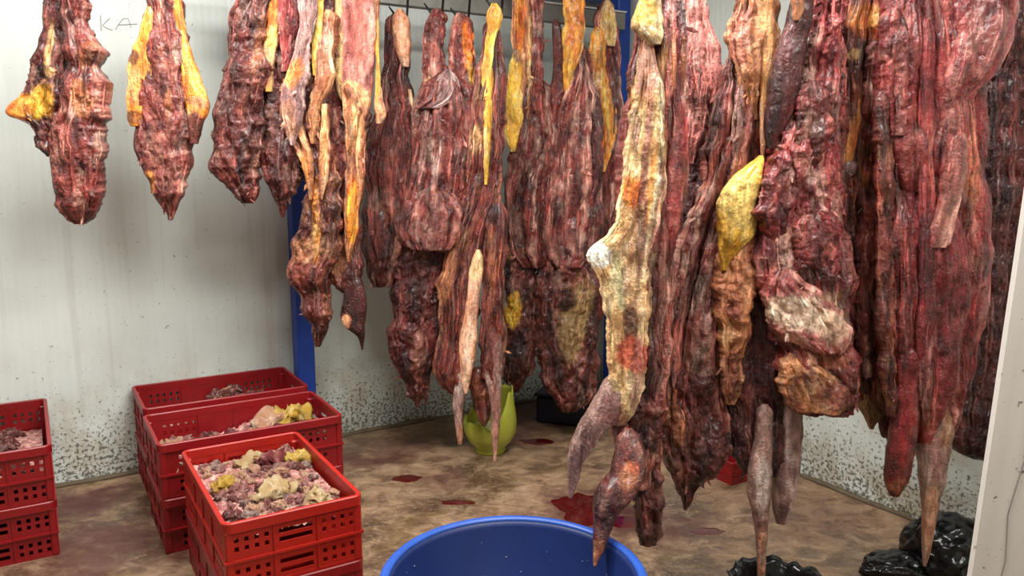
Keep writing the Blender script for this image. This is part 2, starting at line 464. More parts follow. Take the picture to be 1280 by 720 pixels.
    chunk = .9 * (np.minimum(1, 1.5 * (k2 - k1)) ** .8 - .55) + .22 * (np.minimum(1, 1.9 * (m2 - m1)) - .6) + .55 * rp
    lump = fbm(X * lf * .8, Z * lf * .7, Y * lf * .8 + so, seed + 3, 3)
    grain = fbm(X * 70, Z * 45, Y * 40 + so, seed + 6, 2)
    lim = np.clip(a / .035, .12, 1)[:, None]
    disp = (fa * ridge_ + la * (lump * .9 + .75 * chunk) + ga * grain) * lim
    nx = cu[None, :] * b[:, None]; ny = su[None, :] * a[:, None]; nn = np.sqrt(nx**2 + ny**2) + 1e-9
    X = X + disp * .7 * nx / nn; Y = Y - disp * ny / nn
    # ---- colour of the tissue, plus a few painted highlights and dark hollows
    D, M, Lc, Wc = (lin(c) for c in PAL[pal])
    n1 = fbm(X * 16, Z * 9, so, seed + 11, 3); n2 = fbm((U + wx) * ff * 1.1, V * 3.0, so + 9, seed + 12, 3)
    n3 = fbm((U + wx) * ff * .8, V * 2.2, so + 3, seed + 13, 4); n4 = fbm(X * 30, Z * 22, so + 7, seed + 14, 3)
    lerp = lambda A, B, t: A + (B - A) * t[..., None]
    col = lerp(np.broadcast_to(D, X.shape + (3,)), M, sstep(-.42, .26, n1 + .5 * n2))
    col = lerp(col, Lc, sstep(.02, .45, n2 + .45 * n4) * .85)
    col = lerp(col, Wc, sstep(.20, .42, n3 + .35 * n4) * memb)
    wf = fa / (fa + la * .8)                             # how much of the tissue is fibrous rather than chunky
    tone = wf * (.55 * bid + .45 * cid2) + (1 - wf) * (.6 * kid + .4 * mid_)
    col = col * (.62 + .80 * tone)[..., None]
    pale = wf * (cid2 > .80) + (1 - wf) * (mid_ > .84)
    col = lerp(col, Wc * .9 + col * .1, np.clip(pale, 0, 1) * memb * sstep(-.35, .25, n4))
    for i, pt in enumerate(patches):
        cx, cy, rx, ry2, rot, pc, st = pt
        q = math.radians(rot); ca, sa = math.cos(q), math.sin(q)
        ddx = PX - cx; ddy = PY - cy
        e = np.sqrt(((ddx*ca + ddy*sa) / rx) ** 2 + ((-ddx*sa + ddy*ca) / ry2) ** 2)
        wob = .55 * fbm(PX * .05, PY * .03, i * 7.7 + so, seed + 21, 3) + .30 * n4
        mk = sstep(1.12, .72, e + wob) * st
        if isinstance(pc, str):
            pd, pm, pl, pw = (lin(c) for c in PAL[pc]); cc = lerp(lerp(np.broadcast_to(pd, X.shape + (3,)), pm, sstep(-.4, .1, n2 + n4)), pl, sstep(.1, .5, n3 + .5*n4))
        else: cc = lin(pc) * (1 + .35 * n2[..., None])
        col = lerp(col, cc, mk) if not isinstance(pc, str) else col + (cc - col) * mk[..., None]
    col = np.clip(col, .001, 1)
    if pal in ('red', 'dark', 'brown', 'magenta', 'maroon', 'tan', 'pink'): col = col ** np.array((1.02, 1.06, 1.08)) * np.array((1.0, .96, .90))
    Vt = np.stack([X, Y, Z], -1).reshape(-1, 3)
    idx = np.arange(nv * nu).reshape(nv, nu); nx_ = np.roll(idx, -1, 1)
    quads = np.stack([idx[:-1], idx[1:], nx_[1:], nx_[:-1]], -1).reshape(-1, 4)
    ct = Vt[:nu].mean(0); cb = Vt[-nu:].mean(0); it = len(Vt); Vt = np.vstack([Vt, ct, cb])
    colv = np.vstack([col.reshape(-1, 3), col[0].mean(0), col[-1].mean(0)])
    t1 = np.stack([idx[0], nx_[0], np.full(nu, it)], -1); t2 = np.stack([nx_[-1], idx[-1], np.full(nu, it + 1)], -1)
    me = bpy.data.meshes.new('meat')
    nq, ntri = len(quads), 2 * nu
    me.vertices.add(len(Vt)); me.vertices.foreach_set('co', (Vt - np.array(parent_org)).astype(np.float32).ravel())
    me.loops.add(nq * 4 + ntri * 3); me.loops.foreach_set('vertex_index', np.concatenate([quads.ravel(), t1.ravel(), t2.ravel()]).astype(np.int32))
    me.polygons.add(nq + ntri)
    me.polygons.foreach_set('loop_start', np.concatenate([np.arange(nq) * 4, nq * 4 + np.arange(ntri) * 3]).astype(np.int32))
    me.update(calc_edges=True); me.validate()
    me.shade_smooth()
    ca = me.color_attributes.new('Col', 'FLOAT_COLOR', 'POINT')
    ca.data.foreach_set('color', np.hstack([colv, np.ones((len(colv), 1))]).astype(np.float32).ravel())
    me.materials.append(MEAT)
    return me, (Vt[:nv*nu].reshape(nv, nu, 3), col, nf, am)

SHR = dict(strand=(.9, .05), lumpy=(.45, .05), coarse=(.45, .06), smooth=(.0, .0), fat=(.2, .0), glossy=(.35, .0))
def shreds(o, org, grid, style, seed, shr):
    """torn fibres and flakes lying on the surface: far too many and too small to count"""
    G, col, nf, am = grid; nv = G.shape[0]; rnd = random.Random(seed * 7 + 3)
    ks, kf = SHR[style] if shr is None else shr
    area = np.linalg.norm(G[0].mean(0) - G[-1].mean(0)) * 2 * am
    ns = int(area * 900 * ks); nk = int(area * 2600 * kf)
    V, Fc, Cc = [], [], []
    gn = np.cross(np.roll(G, -1, 1) - G, np.vstack([G[1:] - G[:-1], G[-1:] - G[-2:-1]])); gn /= np.linalg.norm(gn, axis=2, keepdims=True) + 1e-9
    if gn[nv // 2, nf // 2, 1] > 0: gn = -gn
    for q in range(ns):                                   # long fibre bundles that follow the muscle
        n = rnd.randint(max(10, nv // 14), max(14, nv // 4)); i0 = rnd.randint(2, max(3, nv - n - 3)); j0 = rnd.uniform(2, nf - 3); dr = rnd.uniform(-.03, .03)
        st = max(1, n // 14); ii = list(range(i0, min(i0 + n, nv - 2), st)); w = rnd.uniform(.0025, .0075); lift = rnd.uniform(.001, .005)
        if len(ii) < 3: continue
        base = len(V); tone = rnd.choice((.55, .8, 1.15, 1.5, 1.9)); pale = rnd.choice((0, 0, 0, .25, .5))
        for k, i in enumerate(ii):
            j = int(min(max(j0 + dr * (i - i0), 1), nf - 2)); p = G[i, j]; nn = gn[i, j]
            tp = math.sin(math.pi * (k + .35) / (len(ii) + .3)) ** .6; wob = 0
            lo_, hi_ = max(i - 6, 0), min(i + 7, nv); p = G[lo_:hi_, j].mean(0) * .75 + p * .25; p[2] = G[i, j][2]
            for e, hgt in ((-1, -.003), (-.4, 1.0), (.4, 1.0), (1, -.003)):
                V.append((p[0] + e * w * tp + wob, p[1] + nn[1] * ((lift * tp) if hgt > 0 else hgt), p[2]))
                c = np.clip(col[i, j] * tone + pale * np.array((.16, .10, .085)), .002, .9); Cc.append(c)
        for k in range(len(ii) - 1):
            for e in range(3): a = base + k*4 + e; Fc.append((a, a+1, a+5, a+4))
    for q in range(nk):                                   # torn flakes
        i = rnd.randint(2, nv - 3); j = rnd.randint(nf // 8, nf - 1 - nf // 8); p = G[i, j]; nn = gn[i, j]
        l = rnd.uniform(.010, .040) * min(1, am / .03); w = l * rnd.uniform(.18, .38); ang = rnd.gauss(0, .8)
        dx, dz = math.sin(ang), -math.cos(ang); curl = rnd.uniform(.0, .16); tone = rnd.choice((.5, .75, 1.0, 1.3, 1.8)); pale = rnd.choice((0, 0, .2, .5))
        base = len(V); c = np.clip(col[i, j] * tone + pale * np.array((.18, .11, .09)), .002, .9)
        for k in range(5):
            t = k / 4; wt = w * (.5 + 1.1 * t * (1 - t) * 2 - .45 * t**3) * (1 + .25 * rnd.uniform(-1, 1))
            for e in (-1, 0, 1):
                h = -.003 + .006 * t + curl * l * t * t + (.0025 if e == 0 else 0)
                V.append((p[0] + dx*l*t - dz*wt*e*.6 + nn[0]*h, p[1] + nn[1]*h, p[2] + dz*l*t + dx*wt*e*.6 + nn[2]*h*.3)); Cc.append(c)
        for k in range(4):
            for e in range(2): a = base + k*3 + e; Fc.append((a, a+1, a+4, a+3))
    if not V: return
    V = np.array(V) - np.array(org)
    me = mesh_from('torn_shreds', V, Fc); Cc = np.array(Cc)
    ca = me.color_attributes.new('Col', 'FLOAT_COLOR', 'POINT'); ca.data.foreach_set('color', np.hstack([Cc, np.ones((len(Cc), 1))]).astype(np.float32).ravel())
    me.materials.append(MEAT); s = link_mesh('torn_shreds', me, None, o); s['kind'] = 'stuff'

_seed = [0]
def meat(name, label, d, parts, group='cuts of meat hanging on hooks', cat='meat'):
    """parts: (part_name, rows, dict(options)); option dz shifts the part nearer (-) or further (+)"""
    low = max(((r[0], (r[1] + r[2]) / 2) for _, rows, _ in parts for r in rows))
    org = at(low[1], low[0], d)
    t = empty(name, org, 0, label, cat, group)
    for pn, rows, op in parts:
        op = dict(op); dz = op.pop('dz', 0.0); lab = op.pop('label', None); _seed[0] += 1
        shr = op.pop('shr', None); me, grid = strip(org, rows, d + dz, seed=_seed[0] * 13 + 1, **op); me.name = pn
        o = link_mesh(pn, me, None, t)
        if lab: o['label'] = lab
        shreds(o, org, grid, op.get('style', 'strand'), _seed[0], shr)
    ALL_MEAT.append(t)
    return t

HOOKS = 'steel hooks'
def hook(px, py, d, label, topz=2.36, tipx=-14, vis=True, topY=None):
    """a J-shaped hook: the shank goes up, the point comes out of the meat to the left"""
    if vis:
        pts = [(px + 3, py - 3), (px + 2, py + 10), (px - 3, py + 15), (px - 8, py + 9), (px - 12, py + 1), (px + tipx - 6, py - 10)]
    else:
        pts = [(px + 3, py - 6), (px + 3, py + 12), (px - 3, py + 18), (px - 9, py + 12), (px - 13, py)]
    P = [at(x, y, d) for x, y in pts]
    top = Vector((P[0].x - .006, (beamY(px, 3.66) if d > 2.95 else d) if topY is None else topY, topz + .018))
    path = [top + Vector((0, .055, -.05)), top + Vector((0, .06, -.005)), top + Vector((0, .03, .012)), top, top + Vector((.002, -.002, -.05))] + P
    org = P[2]
    mb = MB(); mb.tube([p - org for p in path], [.0062] * (len(path) - 1) + [.003], 8)
    o = mb.build('meat_hook', STEEL, None, True); o.location = org
    tag(o, label, 'hook', HOOKS); return o

# ---- two cuts by the left wall
d = beamY(80, 3.66)
meat('meat_cut', 'narrow dark cut with an orange fat flap hanging left of the pencilled letters', d, [
    ('side_flank', [(-20,60,82),(0,62,84),(30,58,84),(60,50,82),(90,40,84),(120,28,84),(140,16,82),(148,16,78),(152,40,76),(165,44,86),(182,50,90),(196,66,92)],
        dict(pal='dark', style='lumpy', thick=.05, dz=.02, patches=[(32,134,22,17,-30,'orange',.95),(62,128,15,26,10,'yellow',.95),(70,60,5,32,4,'cream',.75),(71,92,7,8,0,'cream',.7)])),
    ('muscle', [(-20,80,106),(0,78,108),(25,82,112),(50,84,115),(60,86,124),(80,88,126),(100,85,131),(125,82,134),(145,78,133),(165,68,128),(185,67,127),(210,72,127),(240,74,127),(266,75,122),(273,84,117),(280,94,106)],
        dict(pal='red', style='coarse', thick=.07, amp=.8, patches=[(112,122,13,26,-10,'tan',.75),(116,72,8,18,20,'tan',.6),(110,95,9,6,0,'dark',.8)])),
])
hook(92, -18, d, 'long steel hook above the frame holding the cut beside the letters', 2.872, vis=False)
d = beamY(205, 3.66)
meat('meat_cut', 'dark cut with orange fat flaps on both sides hanging right of the pencilled letters', d, [
    ('muscle', [(-20,184,222),(0,186,222),(30,188,225),(60,184,230),(90,180,236),(120,172,238),(150,170,240),(175,172,240),(195,178,236),(225,188,236),(242,190,230),(252,200,222),(262,208,219),(275,211,215)],
        dict(pal='red', style='coarse', thick=.07, amp=.8, patches=[(195,232,7,18,0,'orange',.7),(219,130,5,22,0,'tan',.6),(202,158,14,10,0,'dark',.7)])),
    ('fat_flap', [(12,182,192),(40,175,191),(60,167,192),(80,162,192),(110,160,190),(135,159,187),(150,162,185),(158,166,178)],
        dict(pal='orange', style='fat', thick=.025, dz=-.045, patches=[(170,72,9,10,0,'dark',.85),(170,146,14,9,0,'dark',.7),(172,105,8,26,0,'cream',.5)])),
    ('fat_flap', [(-20,214,224),(20,216,228),(55,222,236),(85,228,246),(110,230,254),(130,232,262),(140,235,259),(160,236,252),(180,238,247)],
        dict(pal='orange', style='fat', thick=.03, dz=-.02, patches=[(244,160,16,26,0,'dark',.95),(250,128,14,8,20,'tan',.8)])),
])
hook(204, -18, d, 'long steel hook above the frame holding the cut right of the letters', 2.872, vis=False)

# ---- the cluster in front of the first blue post
d = beamY(300, 3.62)
meat('meat_cut', 'wide brown-red lumpy cut hanging over bare wall at the left end of the cluster', d, [
    ('muscle', [(-20,304,342),(0,300,342),(8,296,340),(20,294,338),(36,290,334),(55,291,336),(75,286,338),(126,277,332),(170,272,328),(206,269,326),(220,276,324),(231,286,322),(245,298,320),(254,305,315)],
        dict(pal='dark', style='coarse', thick=.09, patches=[(312,120,12,50,5,'brown',.5),(322,160,8,60,0,'maroon',.5),(330,60,8,40,10,'tan',.45)])),
])
hook(322, -20, d, 'steel hook above the frame holding the brown lumpy cut', vis=False)
d = beamY(350, 3.56)
meat('meat_cut', 'cut with orange and lilac strips on top and dark lumps below', d, [
    ('muscle', [(-20,330,384),(0,330,386),(60,328,384),(110,326,384),(150,324,380),(200,326,382),(225,330,378),(240,340,372),(250,346,360),(272,352,355)],
        dict(pal='dark', style='coarse', thick=.07, dz=.03, patches=[(338,140,12,12,0,'grey',.55),(345,210,20,18,0,'magenta',.35)])),
    ('fat_strip', [(-20,332,350),(0,333,350),(30,334,348),(60,328,346),(90,330,342),(115,332,340)], dict(pal='orange', style='fat', thick=.02, dz=-.05, patches=[(336,80,9,30,0,'tan',.8)])),
    ('muscle_strip', [(-20,349,374),(0,350,372),(40,350,372),(70,352,366),(90,352,362)], dict(pal='magenta', style='strand', thick=.025, dz=-.04)),
    ('membrane_strip', [(-20,372,396),(10,374,396),(40,374,393),(70,366,388),(100,356,384),(125,352,380),(150,356,378),(165,360,372),(182,364,368)], dict(pal='grey', style='strand', amp=.6, edge=3, thick=.025, dz=-.055, patches=[(368,92,12,20,15,'orange',.7),(362,150,10,26,0,'tan',.7)])),
])
hook(352, -20, d, 'steel hook above the frame beside the orange and lilac strips', vis=False)
d = beamY(395, 3.52)
meat('meat_cut', 'long tattered cut with tan strips hanging in front of the blue post', d, [
    ('muscle', [(-20,388,420),(0,386,420),(60,378,420),(100,372,418),(150,366,414),(200,380,420),(229,385,428),(280,378,432),(310,368,430),(340,366,416),(360,377,413),(385,380,411),(400,388,412),(415,390,409),(425,392,403),(433,394,400)],
        dict(pal='brown', style='coarse', thick=.07, dz=.02, patches=[(400,270,5,60,0,'orange',.55),(385,310,18,16,0,'tan',.5),(410,150,8,40,0,'maroon',.8)])),
    ('fat_strip', [(-20,392,406),(0,393,405),(40,392,404),(75,390,400),(95,391,396)], dict(pal='yellow', style='fat', thick=.018, dz=-.06)),
    ('tan_strip', [(20,400,422),(60,396,420),(100,394,418),(140,384,402),(160,386,398),(180,388,394)], dict(pal='tan', style='strand', edge=3.2, thick=.025, dz=-.05, patches=[(408,60,10,40,0,'grey',.5)])),
    ('tan_strip', [(90,352,366),(130,354,372),(170,360,384),(190,372,388),(220,382,392),(250,385,390)], dict(pal='tan', style='strand', edge=3.2, thick=.02, dz=-.06, patches=[(380,215,8,26,0,'orange',.6)])),
    ('sinew_strip', [(130,402,410),(170,402,412),(220,400,410),(250,401,404)], dict(pal='tan', style='strand', edge=3, thick=.012, dz=-.06, patches=[(406,170,4,60,0,'cream',.6)])),
])
hook(404, -20, d, 'steel hook above the frame holding the tattered cut', vis=False)
d = beamY(442, 3.46)
meat('meat_cut', 'smooth pale pink slab with an orange strip and a small tapered foot below', d, [
    ('lower_muscle', [(90,404,464),(140,412,462),(190,410,452),(240,416,452),(300,412,450),(340,413,452),(360,424,453),(370,434,450)],
        dict(pal='dark', style='lumpy', thick=.05, dz=.05, patches=[(430,320,12,40,20,'tan',.5),(426,300,6,12,0,'grey',.7)])),
    ('pink_slab', [(-20,418,470),(0,418,468),(40,419,471),(80,418,468),(105,420,466),(125,424,464),(138,440,462),(143,448,460)],
        dict(pal='pink', style='smooth', thick=.04, patches=[(424,70,7,80,0,'cream',.9),(446,118,24,14,25,'cream',.7),(452,40,14,60,0,(178,98,88),.5)])),
    ('orange_strip', [(110,428,446),(140,432,458),(180,432,454),(230,433,453),(280,432,449),(310,433,442),(328,434,437)],
        dict(pal='tan', style='strand', thick=.025, dz=-.02, patches=[(442,260,7,50,0,'orange',.95),(446,160,8,30,0,'cream',.5)])),
    ('edge_strip', [(-20,466,474),(30,468,474),(80,470,475),(130,468,478),(145,470,484),(155,470,476)], dict(pal='tan', style='fat', thick=.012, dz=0, patches=[(472,80,4,50,0,'yellow',.6)])),
    ('foot', [(350,436,452),(362,430,456),(378,428,458),(395,426,458),(406,428,456),(420,448,456),(437,452,454)],
        dict(pal='maroon', style='smooth', thick=.03, dz=.03, patches=[(434,400,7,11,0,'peach',.95)])),
])
hook(446, -20, d, 'steel hook above the frame holding the smooth pale pink slab', vis=False)
# ---- five cuts on visible hooks
d = beamY(492, 3.63)
meat('meat_cut', 'dark narrow cut with a peach fat top hanging on visible hooks', d, [
    ('muscle', [(24,486,508),(34,484,510),(60,481,512),(90,478,512),(130,475,514),(150,466,514),(200,458,515),(250,455,516),(290,454,512),(310,457,506),(330,460,498),(350,463,492),(358,468,488)],
        dict(pal='dark', style='strand', thick=.07, patches=[(488,60,6,20,0,'maroon',.8),(480,250,20,16,0,'grey',.35),(500,185,8,60,0,'maroon',.4)])),
    ('fat_top', [(17,492,508),(22,490,511),(40,490,512),(60,494,513),(74,498,513),(84,504,511)], dict(pal='peach', style='fat', thick=.03, dz=-.045, patches=[(502,40,14,40,0,(222,142,98),.6)])),
    ('torn_flap', [(112,510,514),(125,509,517),(138,508,515),(146,510,512)], dict(pal='cream', style='fat', thick=.012, dz=-.03)),
])
hook(506, 18, beamY(492, 3.60), 'steel hook through the peach fat top')
d = beamY(545, 3.53)
meat('meat_cut', 'broad ribbed cut with two hooked necks and a dark ragged block below', d, [
    ('lower_block', [(296,500,572),(320,495,562),(360,492,553),(400,490,551),(430,484,549),(445,486,546),(460,496,540),(470,504,538),(480,508,536),(492,507,533),(500,518,526),(508,520,523)],
        dict(pal='dark', style='coarse', thick=.09, dz=.03, patches=[(520,350,30,40,0,'maroon',.4)])),
    ('hooked_neck', [(17,538,556),(30,532,555),(60,531,556),(90,530,562),(112,526,568),(130,522,570)], dict(pal='red', style='lumpy', thick=.035, patches=[(538,105,10,10,0,'cream',.45)])),
    ('hooked_neck', [(24,566,588),(40,563,589),(70,561,593),(100,558,596),(130,556,597),(150,560,596)], dict(pal='red', style='lumpy', thick=.035, patches=[(584,55,6,36,-6,'orange',.9),(590,95,5,14,0,'yellow',.6)])),
    ('ribbed_muscle', [(108,530,588),(122,520,592),(140,519,594),(170,517,595),(200,514,595),(240,508,595),(270,500,592),(290,496,588),(302,499,584),(312,512,576)],
        dict(pal='red', style='strand', thick=.09, dz=-.02, amp=1.3, patches=[(545,280,40,16,0,'grey',.35),(530,200,4,70,6,'grey',.5),(548,190,4,80,4,'grey',.45),(570,190,4,80,0,'dark',.6),(585,160,8,20,0,'pink',.5)])),  # grey patches paint highlights along the ribs and the lower bulge
    ('rib_bulge', [(246,510,582),(262,504,588),(278,498,590),(292,497,588),(303,503,582),(310,516,568)], dict(pal='red', style='strand', thick=.115, dz=-.02, ratio=1.1, patches=[(545,284,34,14,0,'grey',.4)])),  # grey patch puts the highlight on the bulge into its colour
    ('collar_fold', [(90,556,566),(100,549,573),(115,545,575),(128,530,572),(136,520,548)], dict(pal='grey', style='strand', thick=.03, dz=-.09, patches=[(530,132,14,8,-20,'red',.8)])),
    ('hanging_shred', [(462,524,536),(480,528,537),(495,530,536),(506,531,533)], dict(pal='dark', style='smooth', thick=.014, dz=.01)),
])
hook(550, 14, d, 'steel hook through the first neck of the ribbed cut')
hook(583, 20, d, 'steel hook through the second neck of the ribbed cut')
d = beamY(605, 3.37)
meat('meat_cut', 'twisted cut with a long yellow fat strip, a bare white bone and two thin shanks', d, [
    ('muscle', [(30,606,624),(60,604,624),(90,597,629),(150,588,632),(200,582,630),(240,573,628),(262,568,620),(290,560,608),(330,551,602),(370,549,598),(410,549,592),(440,546,592),(465,541,588),(478,552,584),(492,566,580)],
        dict(pal='brown', style='strand', thick=.06, patches=[(562,330,12,50,10,'tan',.55),(560,450,20,20,0,'red',.7),(596,175,8,20,0,'cream',.5),(590,230,4,60,10,'dark',.7)])),
    ('fat_strip', [(10,610,626),(18,607,628),(32,608,626),(45,607,619),(60,605,617),(90,602,616),(130,604,615),(180,604,613),(215,605,611),(231,606,609)], dict(pal='yellow', style='fat', thick=.02, dz=-.055, patches=[(614,25,14,18,0,'orange',.7),(608,90,8,30,0,'orange',.5)])),
    ('rear_muscle', [(252,616,628),(262,612,633),(300,606,633),(340,603,631),(380,603,633),(420,601,633),(450,599,631),(472,602,628)], dict(pal='brown', style='strand', thick=.05, dz=-.03, amp=.7, patches=[(618,268,12,14,0,'maroon',.9),(615,330,6,50,0,'tan',.4)])),
    ('bone', [(312,596,600),(322,590,604),(340,586,604),(370,584,600),(400,579,597),(420,574,597),(450,574,593),(480,577,587),(492,580,584)], dict(pal='peach', style='smooth', thick=.03, dz=-.07, label='bare cream-coloured bone', patches=[(594,330,12,18,0,'cream',.8)])),
    ('shank', [(462,572,592),(490,567,582),(510,566,579),(530,569,578),(545,571,579),(556,573,577)], dict(pal='shank', style='smooth', thick=.03, dz=-.04, patches=[(574,540,8,14,0,'peach',.6)])),
    ('shank', [(400,612,624),(440,607,629),(470,606,627),(490,611,626),(510,614,626),(540,614,624),(560,616,622),(577,617,620)], dict(pal='shank', style='smooth', thick=.04, dz=-.05, amp=1.5, patches=[(616,430,16,46,0,'brown',.8),(619,500,8,36,0,(150,96,84),.6),(619,555,6,26,0,'peach',.5)])),
    ('torn_muscle', [(470,582,614),(490,588,614),(510,591,613),(525,598,611),(532,603,607)], dict(pal='brown', style='lumpy', thick=.03, dz=0)),
])
hook(625, 6, d - .04, 'steel hook through the yellow fat strip')
# ---- three cuts with orange fat tops
d = beamY(660, 3.56)
meat('meat_cut', 'fan-folded cut with an orange top and a broad bright yellow fat sheet', d, [
    ('lower_muscle', [(300,634,674),(330,630,670),(360,632,670),(400,628,674),(440,626,672),(465,628,666),(480,632,654),(490,636,644)],
        dict(pal='dark', style='coarse', thick=.07, dz=.02, patches=[(642,385,11,22,5,'yellow',.95),(640,312,16,10,0,'cream',.6),(668,400,7,40,0,'brown',.8)])),
    ('muscle', [(110,654,690),(140,650,698),(160,646,702),(200,636,702),(240,629,698),(270,628,692),(300,632,690),(320,640,688),(333,650,684)],
        dict(pal='red', style='strand', thick=.07, amp=1.3, patches=[(640,275,10,34,-15,'grey',.6),(668,150,8,12,0,'maroon',.7),(690,200,5,50,8,'dark',.6)])),
    ('fat_top', [(-20,640,660),(0,642,660),(40,643,663),(70,641,664),(100,642,668),(130,648,668),(150,652,660)], dict(pal='tan', style='strand', thick=.025, dz=-.03, patches=[(650,30,7,50,0,'orange',.9),(662,60,3,60,0,'cream',.6)])),
    ('red_strip', [(-20,664,680),(0,664,678),(50,666,679),(100,664,680),(140,660,678),(158,664,674)], dict(pal='red', style='lumpy', thick=.02, dz=-.035)),
    ('fat_sheet', [(62,642,650),(80,636,652),(100,633,653),(130,630,653),(160,630,651),(178,634,647),(190,639,645)], dict(pal='yellow', style='fat', thick=.02, dz=-.05, patches=[(648,66,8,14,0,'brown',.8)])),
])
hook(655, -16, d, 'steel hook above the frame over the yellow fat sheet', vis=False)
d = beamY(715, 3.43)
meat('meat_cut', 'cut with a thick orange fat crest, folded ribs and an open hollow below', d, [
    ('lower_muscle', [(316,678,752),(350,668,757),(380,667,754),(420,665,750),(450,671,748),(480,680,746),(495,690,740),(505,698,732),(513,704,716)],
        dict(pal='dark', style='coarse', thick=.08, dz=.02, patches=[(716,395,22,50,10,(150,128,84),.75),(674,400,8,60,-4,'brown',.9),(700,370,20,16,0,'maroon',.9),(690,440,10,40,-8,'maroon',.85),(742,430,8,70,0,'brown',.6),(700,330,26,8,0,'pink',.5)])),
    ('muscle', [(64,716,736),(100,710,742),(130,690,748),(160,685,750),(200,680,754),(240,676,754),(280,672,752),(305,674,748),(322,682,742),(332,690,730)],
        dict(pal='red', style='strand', thick=.08, amp=1.3, patches=[(738,108,9,18,0,'grey',.65),(695,175,4,50,14,'dark',.7),(705,300,36,14,-15,'grey',.3),(742,180,5,60,0,'maroon',.8)])),
    ('fat_crest', [(-20,704,728),(0,704,729),(30,705,731),(60,703,728),(90,703,718),(118,706,714)], dict(pal='orange', style='fat', thick=.03, dz=-.06, patches=[(700,40,8,20,0,'yellow',.8),(710,90,9,30,0,'yellow',.6)])),
    ('dark_strip', [(28,690,700),(50,690,704),(80,692,708),(110,688,710),(140,686,706)], dict(pal='dark', style='smooth', thick=.022, dz=-.03)),
])
hook(714, -14, d, 'steel hook above the frame over the orange fat crest', vis=False)
d = beamY(757, 3.57)
meat('meat_cut', 'slim cut edged with a curved golden fat band beside the corner post', d, [
    ('muscle', [(5,750,766),(20,744,768),(45,744,770),(60,748,773),(90,752,776),(130,756,778),(160,756,778),(200,748,776),(240,744,772),(290,744,768),(330,746,760)],
        dict(pal='red', style='strand', thick=.05, patches=[(768,110,6,50,-6,'maroon',.7),(745,35,8,30,0,'pink',.6)])),
    ('fat_band', [(40,738,756),(80,734,758),(110,736,764),(140,748,770),(165,752,771),(190,752,764),(215,748,756)], dict(pal='orange', style='fat', thick=.025, dz=-.045, patches=[(744,100,7,12,0,'cream',.5),(756,130,4,50,-8,'yellow',.6)])),
    ('fat_cap', [(4,754,764),(12,752,769),(30,750,770),(48,752,770),(58,760,768)], dict(pal='cream', style='fat', thick=.02, dz=-.05, patches=[(760,35,12,24,0,'yellow',.5)])),
])
hook(760, 8, d, 'steel hook at the golden fat band', vis=False)
# ---- the large cuts in front
meat('meat_cut', 'large cut faced with pale fat and a white corner flap, shanks over the tub', 2.42, [
    ('muscle', [(-20,806,848),(0,806,850),(40,792,848),(80,786,850),(120,782,853),(160,776,853),(200,774,852),(240,772,850),(280,770,846),(330,772,842),(400,772,836),(460,768,832),(500,764,830),(540,762,828),(575,764,826),(600,768,824)],
        dict(pal='red', style='strand', thick=.07, dz=.02, amp=1.2, patches=[(838,200,10,90,0,'magenta',.5),(795,110,6,60,6,'cream',.5),(815,110,6,60,12,'cream',.45),(840,90,10,50,0,'tan',.5),(806,180,26,30,0,'tan',.45)])),
    ('fat_face', [(50,804,816),(90,798,824),(125,792,830),(160,784,832),(200,778,832),(240,774,830),(275,770,826),(295,758,824),(308,742,822),(320,733,820),(330,738,818),(345,748,816),(370,753,814),(400,757,812),(440,760,808),(480,763,806),(510,763,796),(530,766,784)],
        dict(pal='cream', style='fat', thick=.03, dz=-.045, amp=1.3, patches=[(790,238,16,22,0,'orange',.95),(812,230,5,60,8,'orange',.7),(786,402,10,26,0,'brown',.85),(786,440,24,22,0,(206,76,54),.8),(800,300,6,60,5,'red',.7),(770,345,8,40,-8,(206,196,150),.8),(748,318,16,16,0,(244,236,220),.95),(778,490,14,30,10,'cream',.6),(792,165,8,30,0,'red',.6),(815,330,10,60,0,'red',.6),(770,520,14,20,0,'red',.7),(808,80,20,40,0,'pink',.7),(804,200,5,80,6,'pink',.7),(822,270,8,90,6,'red',.65),(790,300,4,70,8,'tan',.7),(795,460,10,50,5,'pink',.6)])),
    ('fat_cap', [(-14,802,826),(0,798,827),(20,790,829),(36,786,829),(46,800,829),(56,812,826)], dict(pal='cream', style='fat', thick=.03, dz=-.06, edge=.8, patches=[(808,12,18,22,0,'yellow',.75)])),
    ('red_fold', [(40,838,852),(100,836,850),(150,840,856),(200,836,856),(260,828,852),(310,826,844),(340,830,838)], dict(pal='magenta', style='glossy', thick=.03, dz=-.03)),
    ('front_shank', [(476,756,792),(500,742,788),(520,730,778),(540,719,754),(560,712,741),(580,709,729),(600,709,723),(614,710,718),(622,711,715)], dict(pal='shank', style='smooth', thick=.05, dz=-.03, label='thin grey-pink shank', patches=[(770,510,24,24,0,'red',.6),(726,575,6,40,15,'grey',.5)])),
    ('shank', [(545,772,800),(565,768,806),(590,764,806),(606,752,800),(622,744,790),(640,742,772),(660,742,765),(680,741,757),(695,741,750),(707,742,745)], dict(pal='dark', style='smooth', thick=.05, dz=-.09, lean=-.15, amp=2.5, label='dark tapering shank', patches=[(784,585,18,26,0,'brown',.8),(786,588,12,20,20,'tan',.55),(790,580,8,10,0,(190,84,54),.45),(752,632,8,10,0,'grey',.5),(746,690,8,22,5,'tan',.7)])),
    ('torn_muscle', [(505,776,826),(545,778,824),(590,786,824),(630,790,827),(655,790,827),(668,795,826),(679,800,818)], dict(pal='dark', style='coarse', thick=.06, dz=-.01, patches=[(800,630,6,24,0,'pink',.4)])),
])
hook(828, -40, 2.42, 'steel hook holding the large cut faced with pale fat', vis=False)
